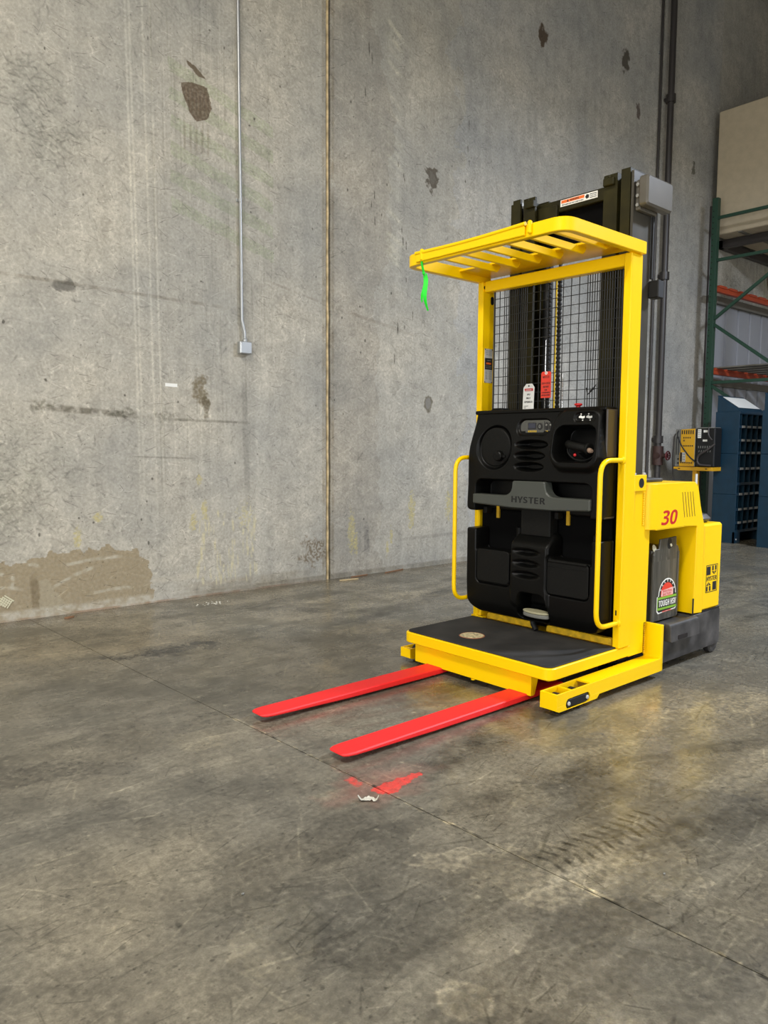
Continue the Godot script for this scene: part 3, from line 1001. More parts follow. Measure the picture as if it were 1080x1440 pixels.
func shell() -> void:
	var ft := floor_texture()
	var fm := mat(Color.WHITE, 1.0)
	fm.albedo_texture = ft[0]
	fm.roughness_texture = ft[1]
	fm.heightmap_enabled = true
	fm.heightmap_scale = 0.25
	fm.heightmap_texture = ft[2]
	detail(fm, 51, 0.17, 520)
	M.floor = fm
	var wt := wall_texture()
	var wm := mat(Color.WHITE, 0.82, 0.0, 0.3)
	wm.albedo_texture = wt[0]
	wm.heightmap_enabled = true
	wm.heightmap_scale = 0.4
	wm.heightmap_texture = wt[1]
	detail(wm, 52, 0.09, 300)
	M.wall = wm
	var fuv := func(v: Vector3) -> Vector2: return Vector2(v.x / 8.192, v.z / 5.76)
	var wuv := func(v: Vector3) -> Vector2: return Vector2((v.x - 1.0) / 10.24, 1.0 - v.y / 9.0)
	# floor: concrete bed, three slabs divided by two sawn joints
	var bed := MB.new()
	bed.b2(Vector3(-6.2, -0.4, -0.3), Vector3(16.2, -0.006, 10.7), 0.0)
	var fl := struct("floor", bed, mat(rgb8(60, 56, 50), 0.9))
	var j1 := func(z: float) -> float: return 1.681 + 0.0515 * (z - 2.631)
	var j2 := func(z: float) -> float: return 6.20 + 0.03 * (z - 3.0)
	var g := 0.0020
	var za := -0.1
	var zb := 10.5
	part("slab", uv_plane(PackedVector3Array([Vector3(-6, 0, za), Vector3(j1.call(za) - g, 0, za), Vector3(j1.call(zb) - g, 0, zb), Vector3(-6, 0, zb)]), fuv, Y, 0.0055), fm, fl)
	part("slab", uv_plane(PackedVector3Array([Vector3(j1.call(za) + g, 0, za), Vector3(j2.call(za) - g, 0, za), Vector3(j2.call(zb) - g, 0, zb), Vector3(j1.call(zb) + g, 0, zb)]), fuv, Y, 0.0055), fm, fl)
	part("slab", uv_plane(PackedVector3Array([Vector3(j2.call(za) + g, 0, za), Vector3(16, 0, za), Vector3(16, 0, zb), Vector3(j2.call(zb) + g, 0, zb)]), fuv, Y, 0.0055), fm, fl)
	# concrete tilt-up wall: three panels with joints
	var backing := MB.new()
	backing.b2(Vector3(-6.2, 0, -0.3), Vector3(16.2, 9.0, -0.2), 0.0)
	var wb := struct("wall_back", backing, M.groove)
	for q in [[-6.0, 4.152], [4.206, 9.62], [9.66, 16.0]]:
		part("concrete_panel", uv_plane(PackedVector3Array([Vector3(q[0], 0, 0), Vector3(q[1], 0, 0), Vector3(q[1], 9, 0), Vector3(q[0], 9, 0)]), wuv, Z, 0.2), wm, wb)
	var cb := MB.new()
	var pts := PackedVector3Array()
	var r := RandomNumberGenerator.new()
	r.seed = 9
	for i in 61:
		pts.append(Vector3(4.174 + r.randf_range(-0.002, 0.002), i * 0.15 - 0.0, -0.008 + r.randf_range(-0.003, 0.003)))
	cb.tube(pts, 0.013, 8)
	struct("trim_1", cb, M.caulk)
	var wl := MB.new()
	wl.b2(Vector3(-6.3, 0, -0.3), Vector3(-6.0, 9, 10.7), 0.0)
	struct("wall_left", wl, M.room)
	var wr := MB.new()
	wr.b2(Vector3(16.0, 0, -0.3), Vector3(16.3, 9, 10.7), 0.0)
	struct("wall_right", wr, M.room)
	var wf := MB.new()
	wf.b2(Vector3(-6.2, 0, 10.5), Vector3(16.2, 9, 10.8), 0.0)
	struct("wall_front", wf, M.room)
	var ce := MB.new()
	ce.b2(Vector3(-6.3, 9.0, -0.3), Vector3(16.3, 9.2, 10.8), 0.0)
	struct("ceiling", ce, M.ceiling)

# ---------------------------------------------------------------- the truck
func face_upper(y: float) -> float:
	return 0.462 + 0.045 * smooth(1.20, 1.46, y) - 0.006 * smooth(1.05, 0.9, y)

func face_lower(y: float) -> float:
	var x := 0.462
	if y < 0.5: x += 0.35 * (0.5 - y) ** 2
	if y < 0.36: x += 6.0 * (0.36 - y) ** 2
	return x

# pulls a point that lies outside an outline back onto it and sinks it to depth
func wrapped(z: float, y: float, so: float, sdf: Callable, xf: float, back: float, R: float) -> Variant:
	if so > 0.018: return null
	var x := xf
	if so > -R:
		var t := clampf(so + R, 0.0, R)
		x += R - sqrt(maxf(0.0, R * R - t * t))
	if so > 0.0:
		var e := 0.002
		var gz: float = (sdf.call(z + e, y) - sdf.call(z - e, y)) / (2 * e)
		var gy: float = (sdf.call(z, y + e) - sdf.call(z, y - e)) / (2 * e)
		var g := maxf(sqrt(gz * gz + gy * gy), 0.3)
		z -= gz / g * so
		y -= gy / g * so
		x = lerpf(x, back, clampf(so / 0.006, 0.0, 1.0)) if so < 0.006 else back
	return Vector3(x, y, z)

func console_upper_mesh() -> MB:
	var b := MB.new()
	var sdf := func(z: float, y: float) -> float:
		var sl := 0.028 * smooth(1.15, 1.45, y)
		return rrect(z, y, -0.498, 1.165, 0.450 - sl, 0.287, 0.028)
	var nz := 236
	var ny := 146
	var z0 := -0.966
	var y0 := 0.862
	var cell := 0.004
	var f := func(i: int, j: int) -> Variant:
		var z := z0 + i * cell
		var y := y0 + j * cell * 1.03
		var so: float = sdf.call(z, y)
		if so > 0.018: return null
		var x := face_upper(y)
		# raised hood round the control pocket
		var hd := rrect(z, y, -0.205, 1.285, 0.165, 0.17, 0.10)
		x -= 0.030 * smooth(0.004, -0.030, hd)
		var d := 0.0
		d = maxf(d, 0.022 * smooth(0.0, -0.016, sqrt((z + 0.755) ** 2 + (y - 1.240) ** 2) - 0.128))
		d = maxf(d, 0.014 * smooth(0.0, -0.010, rrect(z, y, -0.500, 1.350, 0.114, 0.048, 0.046)))
		d = maxf(d, 0.06 * smooth(0.002, -0.012, lens(z, y, -0.497, 1.257, 0.110, 0.025)))
		d = maxf(d, 0.06 * smooth(0.002, -0.012, lens(z, y, -0.504, 1.197, 0.102, 0.025)))
		d = maxf(d, 0.06 * smooth(0.002, -0.012, lens(z, y, -0.507, 1.138, 0.097, 0.025)))
		d = maxf(d, 0.13 * smooth(0.0, -0.018, rrect(z, y, -0.212, 1.262, 0.127, 0.096, 0.055)))
		d = maxf(d, 0.010 * smooth(0.0, -0.007, rrect(z, y, -0.168, 1.397, 0.064, 0.026, 0.025)))
		d = maxf(d, 0.12 * smooth(0.0, -0.010, rrect(z, y, -0.495, 0.94, 0.386, 0.122, 0.045)))
		return wrapped(z, y, so, sdf, x + d, 0.575, 0.016)
	b.grid(nz, ny, f, -X)
	return b

func console_lower_mesh() -> MB:
	var b := MB.new()
	var sdf := func(z: float, y: float) -> float:
		var s := rrect(z, y, -0.498, 0.468, 0.450, 0.187, 0.09)
		s = minf(s, rrect(z, y, -0.486, 0.63, 0.130, 0.155, 0.042))
		s = minf(s, rrect(z, y, -0.9095, 0.60, 0.0385, 0.176, 0.012))
		s = minf(s, rrect(z, y, -0.076, 0.60, 0.028, 0.176, 0.012))
		return s
	var z0 := -0.966
	var y0 := 0.274
	var cell := 0.004
	var f := func(i: int, j: int) -> Variant:
		var z := z0 + i * cell
		var y := y0 + j * cell
		var so: float = sdf.call(z, y)
		if so > 0.018: return null
		var x := face_lower(y)
		x -= 0.014 * smooth(0.004, -0.022, rrect(z, y, -0.486, 0.58, 0.132, 0.22, 0.04))
		x += 0.09 * smooth(0.70, 0.80, y) * smooth(0.01, -0.02, rrect(z, y, -0.486, 0.63, 0.15, 0.175, 0.04))
		var d := 0.0
		d = maxf(d, 0.016 * smooth(0.0, -0.008, rrect(z, y, -0.744, 0.575, 0.128, 0.118, 0.035)))
		d = maxf(d, 0.016 * smooth(0.0, -0.008, rrect(z, y, -0.241, 0.570, 0.134, 0.113, 0.035)))
		for k in 3:
			d = maxf(d, 0.030 * smooth(0.002, -0.014, lens(z, y, -0.503, 0.675 - 0.063 * k, 0.096, 0.021)))
		d = maxf(d, 0.12 * smooth(0.0, -0.012, rrect(z, y, -0.466, 0.375, 0.092 + 0.2 * maxf(0.0, 0.42 - y), 0.078, 0.04)))
		return wrapped(z, y, so, sdf, x + d, 0.57, 0.014)
	b.grid(236, 130, f, -X)
	return b

func order_picker() -> void:
	var t := on_truck("order_picker", "yellow order picker truck with red forks standing on the bare concrete floor", "forklift")
	truck_mast(t)
	truck_unit(t)
	truck_cage(t)
	truck_platform(t)
	truck_console(t)

func truck_platform(t: Node3D) -> void:
	# deck with rounded front corners
	var deck := fillet2(pv([[0.0, -0.99], [0.0, 0.0], [0.69, 0.0], [0.69, -0.99]]), [0.05, 0.05, 0.0, 0.0])
	var b := MB.new()
	b.plate(deck, Vector3(0, 0.164, 0), X, Z, Y * 0.057, 0.004)
	var dk := part("platform_deck", b, M.yellow, t)
	var m := MB.new()
	m.plate(fillet2(pv([[0.011, -0.98], [0.011, -0.011], [0.57, -0.011], [0.57, -0.98]]), [0.045, 0.045, 0.0, 0.0]), Vector3(0, 0.2205, 0), X, Z, Y * 0.008, 0.003)
	part("rubber_mat", m, M.mat_rubber, dk, "black rubber mat")
	var disc := MB.new()
	disc.lathe(Vector3(0.19, 0.2285, -0.65), Y, PackedVector2Array([Vector2(0.0, 0.002), Vector2(0.062, 0.002), Vector2(0.066, 0.0)]), 32)
	part("round_sticker", disc, textured(rgb8(186, 174, 138), 0.6, 61, 60.0, 0.4, 0.0), dk, "worn cream round sticker")
	var ring := MB.new()
	ring.lathe(Vector3(0.19, 0.2285, -0.65), Y, PackedVector2Array([Vector2(0.064, 0.0), Vector2(0.066, 0.0022), Vector2(0.070, 0.0)]), 32)
	part("sticker_rim", ring, mat(rgb8(150, 92, 66), 0.6), dk)
	# skirt box under the deck
	var s := MB.new()
	s.b2(Vector3(0.03, 0.058, -0.925), Vector3(0.042, 0.166, -0.130), 0.002)
	s.b2(Vector3(0.042, 0.10, -0.925), Vector3(0.66, 0.166, -0.913), 0.002)
	s.plate(fillet2(pv([[0.042, 0.166], [0.66, 0.166], [0.66, 0.10], [0.16, 0.10], [0.13, 0.145], [0.09, 0.145], [0.06, 0.058], [0.042, 0.058]]), [0, 0, 0, 0.02, 0.02, 0.02, 0.01, 0]), Vector3(0, 0, -0.142), X, Y, Z * 0.012, 0.001)
	for z in [-0.78, -0.5, -0.2]:
		s.lathe(Vector3(0.036, 0.058, z), -Y, PackedVector2Array([Vector2(0.012, 0.0), Vector2(0.012, 0.006), Vector2(0.0, 0.006)]), 8)
	part("platform_skirt", s, M.yellow, t)
	# dark underside carriage that the forks run into
	var u := MB.new()
	u.b2(Vector3(0.322, 0.036, -0.90), Vector3(0.62, 0.12, -0.14), 0.004)
	part("fork_carriage", u, M.mast_dark, t)
	for z in [[-0.266, -0.150], [-0.834, -0.717]]:
		var f := MB.new()
		var zc: float = (z[0] + z[1]) / 2
		var hw: float = (z[1] - z[0]) / 2
		# sections along the length: x, half width, top, bottom
		var sec := [[-1.090, 0.034, 0.062, 0.058], [-1.083, 0.046, 0.0645, 0.054], [-1.065, 0.054, 0.065, 0.052], [-1.03, hw, 0.065, 0.050], [-0.6, hw, 0.065, 0.038], [-0.2, hw, 0.065, 0.034], [0.32, hw, 0.065, 0.034]]
		for i in sec.size() - 1:
			var p: Array = sec[i]
			var q: Array = sec[i + 1]
			var c := 0.005
			var P := func(s: Array, side: float, k: int) -> Vector3:
				var cc: float = minf(c, (s[2] - s[3]) * 0.45)
				match k:
					0: return Vector3(s[0], s[2], zc + side * (s[1] - cc))
					1: return Vector3(s[0], s[2] - cc, zc + side * s[1])
					2: return Vector3(s[0], s[3] + cc, zc + side * s[1])
					_: return Vector3(s[0], s[3], zc + side * (s[1] - cc))
			f.quad(P.call(p, -1, 0), P.call(p, 1, 0), P.call(q, 1, 0), P.call(q, -1, 0), Y)
			f.quad(P.call(p, -1, 3), P.call(p, 1, 3), P.call(q, 1, 3), P.call(q, -1, 3), -Y)
			for side in [-1.0, 1.0]:
				f.quad(P.call(p, side, 0), P.call(p, side, 1), P.call(q, side, 1), P.call(q, side, 0), Vector3(0, 1, side))
				f.quad(P.call(p, side, 1), P.call(p, side, 2), P.call(q, side, 2), P.call(q, side, 1), Vector3(0, 0, side))
				f.quad(P.call(p, side, 2), P.call(p, side, 3), P.call(q, side, 3), P.call(q, side, 2), Vector3(0, -1, side))
			if i == 0:
				f.quad(P.call(p, -1, 0), P.call(p, 1, 0), P.call(p, 1, 1), P.call(p, -1, 1), -X)
				f.quad(P.call(p, -1, 1), P.call(p, 1, 1), P.call(p, 1, 2), P.call(p, -1, 2), -X)
				f.quad(P.call(p, -1, 2), P.call(p, 1, 2), P.call(p, 1, 3), P.call(p, -1, 3), -X)
		part("fork", f, M.red, t, "bright red fork blade")
	# outriggers with open toe, load wheels and side slot
	outrigger(t, -0.019, 0.074, -0.047, 0.131, 1.0)
	outrigger(t, -1.063, -0.985, 0.050, 0.108, -1.0)
	# cross plates that tie the near outrigger to the mast foot
	var e := MB.new()
	e.b2(Vector3(0.873, 0.063, -0.029), Vector3(0.896, 0.3115, 0.074), 0.003)
	part("outrigger_end_plate", e, M.yellow, t)
	var w := MB.new()
	bead(w, Vector3(0.871, 0.14, -0.026), Vector3(0.871, 0.305, -0.026), 0.006)
	part("weld_bead", w, M.weld, t)
	# kick beam across the rear of the deck, split in the middle
	for q in [[-0.885, -0.545], [-0.455, -0.045]]:
		var k := MB.new()
		k.plate(fillet2(pv([[q[0], 0.226], [q[0], 0.262], [q[1], 0.262], [q[1], 0.226]]), [0.0, 0.02, 0.02, 0.0]), Vector3(0.585, 0, 0), Z, Y, X * 0.03, 0.002)
		part("kick_beam", k, textured(rgb8(214, 170, 14), 0.6, 62, 20.0, 0.16, 0.0), t)
	var hose := MB.new()
	hose.tube(PackedVector3Array([Vector3(0.555, 0.31, -0.53), Vector3(0.54, 0.262, -0.51), Vector3(0.535, 0.236, -0.485)]), 0.016, 8)
	part("pedal_cable", hose, M.black, t)

func bead(b: MB, a: Vector3, c: Vector3, r: float) -> void:
	var n := int((c - a).length() / 0.011)
	for i in n:
		var p := a.lerp(c, (i + 0.5) / n)
		b.lathe(p, (c - a), PackedVector2Array([Vector2(0.0, -0.006), Vector2(r, -0.003), Vector2(r, 0.003), Vector2(0.0, 0.006)]), 6)

func outrigger(t: Node3D, za: float, zb: float, x0: float, top: float, near: float) -> void:
	var b := MB.new()
	var side := fillet2(pv([[x0, top], [0.889, top], [0.889, 0.063], [0.297, 0.065], [0.277, 0.0485], [x0 + 0.02, 0.0465], [x0, 0.055]]), [0.0, 0.0, 0.0, 0.015, 0.015, 0.012, 0.0], 3)
	var zo := zb if near > 0 else za
	var zi := za if near > 0 else zb
	# outer side plate with a stadium slot is made of a plate above, below and beside the slot
	if near > 0:
		var s0 := 0.0247
		var s1 := 0.2175
		var yc := 0.0725
		var hh := 0.024
		var up := PackedVector2Array([Vector2(x0, yc), Vector2(s0 - 0.0, yc)])
		for k in range(1, 8):
			var a := PI - PI / 2 * k / 8.0
			up.append(Vector2(s0 + hh + cos(a) * hh, yc + sin(a) * hh))
		for k in range(0, 9):
			var a := PI / 2 - PI / 2 * k / 8.0
			up.append(Vector2(s1 - hh + cos(a) * hh, yc + sin(a) * hh))
		up.append(Vector2(0.889, yc)); up.append(Vector2(0.889, top)); up.append(Vector2(x0, top))
		b.plate(up, Vector3(0, 0, zo - 0.008), X, Y, Z * 0.008, 0.0005)
		var dn := PackedVector2Array([Vector2(s0, yc), Vector2(x0, yc), Vector2(x0, 0.055), Vector2(x0 + 0.02, 0.0465), Vector2(0.277, 0.0465), Vector2(0.298, 0.0648), Vector2(0.889, 0.063), Vector2(0.889, yc), Vector2(s1, yc)])
		for k in range(1, 9):
			var a := -PI / 2 * k / 8.0
			dn.append(Vector2(s1 - hh + cos(a) * hh, yc + sin(a) * hh))
		for k in range(0, 8):
			var a := -PI / 2 - PI / 2 * k / 8.0
			dn.append(Vector2(s0 + hh + cos(a) * hh, yc + sin(a) * hh))
		b.plate(dn, Vector3(0, 0, zo - 0.008), X, Y, Z * 0.008, 0.0005)
	else:
		b.plate(side, Vector3(0, 0, za), X, Y, Z * 0.008, 0.0005)
	b.plate(side, Vector3(0, 0, zi - (0.0 if near > 0 else 0.008)), X, Y, Z * 0.008, 0.0005)
	b.b2(Vector3(x0, 0.055, za + 0.008), Vector3(x0 + 0.012, top, zb - 0.008), 0.001)
	b.b2(Vector3(0.23, top - 0.008, za + 0.008), Vector3(0.889, top, zb - 0.008), 0.0)
	b.b2(Vector3(0.078, top - 0.05, za + 0.008), Vector3(0.090, top - 0.004, zb - 0.008), 0.001)
	var o := part("outrigger", b, M.yellow, t)
	for x in [0.028, 0.155]:
		if x - 0.03 < x0: continue
		var w := MB.new()
		w.lathe(Vector3(x, 0.0694, za + 0.014), Z, PackedVector2Array([Vector2(0.0, 0.0), Vector2(0.038, 0.0), Vector2(0.044, 0.006), Vector2(0.044, zb - za - 0.034), Vector2(0.038, zb - za - 0.028), Vector2(0.0, zb - za - 0.028)]), 28)
		part("load_wheel", w, M.mast_dark, o)
	if near > 0:
		var l := MB.new()
		l.plate(shift(round_poly(0.176, 0.036, 0.0175, 5), Vector2(0.121, 0.0725)), Vector3(0, 0, zo - 0.010), X, Y, Z * 0.008, 0.002)
		part("axle_link", l, M.black, o, "black axle link in the slot")
		for q in [0.047, 0.195]:
			var bo := MB.new()
			bo.lathe(Vector3(q, 0.0725, zo - 0.003), Z, PackedVector2Array([Vector2(0.010, 0.0), Vector2(0.010, 0.005), Vector2(0.007, 0.008), Vector2(0.0, 0.008)]), 8)
			part("bolt", bo, M.light_grey, o)

func truck_cage(t: Node3D) -> void:
	# overhead guard posts, two each side: hollow section shown solid
	for q in [[-0.036, 0.007, "near"], [-0.987, -0.947, "far"]]:
		var b := MB.new()
		b.b2(Vector3(0.572, 0.221, q[0]), Vector3(0.676, 2.197, q[1]), 0.005)
		if q[2] == "far":
			b.b2(Vector3(0.562, 0.221, -0.99), Vector3(0.70, 0.236, -0.90), 0.002)
			b.plate(pv([[0.576, 0.236], [0.690, 0.236], [0.676, 0.30], [0.60, 0.33]]), Vector3(0, 0, -0.947), X, Y, Z * 0.02, 0.001)
		var o := part("guard_post", b, M.yellow, t)
		if q[2] == "far":
			for h in [[0.655, 2.098, 0.014, 0.024], [0.588, 2.165, 0.010, 0.010]]:
				var hb := MB.new()
				hb.plate(shift(round_poly(h[2] * 2, h[3] * 2, h[2] * 0.98, 6), Vector2(h[0], h[1])), Vector3(0, 0, -0.948), X, Y, Z * 0.0015, 0.0)
				part("bolt_hole", hb, M.black, o)
			id_plate(o)
		else:
			var hb := MB.new()
			hb.plate(shift(round_poly(0.008, 0.028, 0.0039, 4), Vector2(-0.018, 0.405)), Vector3(0.5715, 0, 0), Z, Y, X * 0.002, 0.0)
			part("slot_hole", hb, M.black, o)
	# guard frame
	var f := MB.new()
	var pl := fillet2(pv([[0.672, 0.025], [0.0, 0.025], [0.0, -1.01], [0.672, -1.01], [0.672, -0.975], [0.035, -0.975], [0.035, -0.010], [0.672, -0.010]]), [0.0, 0.085, 0.085, 0.0, 0.0, 0.05, 0.05, 0.0], 8)
	f.plate(pl, Vector3(0, 2.197, 0), X, Z, Y * 0.061, 0.003)
	var g := part("guard_frame", f, M.yellow, t)
	var rp := MB.new()
	rp.b2(Vector3(0.40, 2.232, -0.976), Vector3(0.672, 2.244, -0.009), 0.002)
	part("rear_plate", rp, M.yellow, g)
	for q in [-0.745, -0.605, -0.465, -0.330, -0.195, -0.062]:
		var s := MB.new()
		s.plate(fillet2(pv([[0.03, 2.199], [0.455, 2.199], [0.475, 2.222], [0.475, 2.236], [0.03, 2.236]]), [0, 0.01, 0, 0, 0], 3), Vector3(0, 0, q - 0.010), X, Y, Z * 0.016, 0.003)
		part("guard_slat", s, M.yellow, g)
	var ct := MB.new()
	ct.b2(Vector3(0.585, 2.138, -0.947), Vector3(0.640, 2.199, -0.036), 0.004)
	part("cross_tube", ct, M.yellow, t)
	# folded strip along the front edge, held by two clips
	var l := MB.new()
	var pa := PackedVector3Array()
	for i in 13:
		var u := i / 12.0
		pa.append(Vector3(-0.010, 2.252 + 0.006 * u - 0.007 * sin(PI * u), lerpf(-0.908, -0.190, u)))
	l.tube(pa, 0.010, 8)
	l.b2(Vector3(-0.014, 2.206, -0.905), Vector3(-0.001, 2.248, -0.193), 0.003)
	part("front_strip", l, M.yellow, g)
	for z in [-0.862, -0.166]:
		var c := MB.new()
		c.b2(Vector3(-0.020, 2.208, z - 0.010), Vector3(0.002, 2.268, z + 0.010), 0.006)
		part("strip_clip", c, M.yellow, g)
	# entry rails
	for z in [-0.010, -0.965]:
		var r := MB.new()
		r.tube(fillet3(PackedVector3Array([Vector3(0.580, 1.182, z), Vector3(0.379, 1.182, z), Vector3(0.379, 0.353, z), Vector3(0.580, 0.353, z)]), 0.085), 0.0125, 14)
		for y in [1.182, 0.353]:
			r.lathe(Vector3(0.573, y, z), -X, PackedVector2Array([Vector2(0.022, 0.0), Vector2(0.019, 0.006), Vector2(0.013, 0.010)]), 12)
		part("entry_rail", r, M.yellow, t)
	# wire screen between the posts
	var w := MB.new()
	var xs := 0.628
	var y0 := 1.40
	var y1 := 2.148
	var zs := []
	for z in [-0.90, -0.865, -0.83]: zs.append(z)
	var z := -0.815
	while z < -0.665:
		zs.append(z); z += 0.0145
	z = -0.63
	while z < -0.30:
		zs.append(z); z += 0.0505
	z = -0.277
	while z < -0.05:
		zs.append(z); z += 0.0145
	for q in zs:
		w.box(Vector3(xs, (y0 + y1) / 2, q), Vector3(0.0034, y1 - y0, 0.0034), 0.0)
	var y := y0
	while y < y1 + 0.001:
		w.box(Vector3(xs + 0.003, y, -0.475), Vector3(0.0034, 0.0034, 0.86), 0.0)
		y += 0.0498
	var sc := part("wire_screen", w, M.wire, t)
	sc.set_meta("kind", "stuff")
	var fr := MB.new()
	fr.tube(fillet3(PackedVector3Array([Vector3(xs, 1.40, -0.905), Vector3(xs, 2.152, -0.905), Vector3(xs, 2.152, -0.05), Vector3(xs, 1.40, -0.05)]), 0.025), 0.004, 6)
	part("screen_frame", fr, M.wire, t)
	var tie := MB.new()
	tie.tube(PackedVector3Array([Vector3(0.618, 1.555, -0.262), Vector3(0.612, 1.52, -0.25), Vector3(0.618, 1.55, -0.215), Vector3(0.612, 1.57, -0.20), Vector3(0.616, 1.535, -0.238)]), 0.0035, 6)
	part("wire_tie", tie, M.black, t)

func id_plate(o: Node3D) -> void:
	var zf := -0.9468
	var p := MB.new()
	p.b2(Vector3(0.594, 1.620, zf), Vector3(0.664, 1.818, zf + 0.002), 0.0008)
	var pl := part("id_plate", p, M.light_grey, o, "aluminium rating plate with a black band")
	var k := MB.new()
	k.b2(Vector3(0.596, 1.697, zf + 0.002), Vector3(0.662, 1.764, zf + 0.0026), 0.0)
	part("black_band", k, M.ink, pl)
	letters("WARNING", Vector3(0.630, 1.733, zf + 0.003), X, Y, 0.044, 0.011, M.orange, pl)
	letters("CAPACITY", Vector3(0.632, 1.750, zf + 0.003), X, Y, 0.034, 0.006, M.grey, pl)
	for i in 2:
		letters("DO NOT OVERLOAD", Vector3(0.629, 1.718 - 0.010 * i, zf + 0.003), X, Y, 0.052, 0.004, M.grey, pl)
	for i in 7:
		letters("MODEL   TYPE   %d" % (300 + 17 * i), Vector3(0.629, 1.688 - 0.0075 * i, zf + 0.0024), X, Y, 0.054, 0.0035, M.grey, pl)
	for i in 3:
		letters("LOAD   LIFT   KG", Vector3(0.629, 1.806 - 0.011 * i, zf + 0.0024), X, Y, 0.048, 0.004, M.grey, pl)
	for q in [[0.598, 1.624], [0.660, 1.624], [0.598, 1.814], [0.660, 1.814]]:
		var r := MB.new()
		r.lathe(Vector3(q[0], q[1], zf + 0.002), Z, PackedVector2Array([Vector2(0.004, 0.0), Vector2(0.003, 0.002), Vector2(0.0, 0.0025)]), 8)
		part("rivet", r, M.ink, pl)

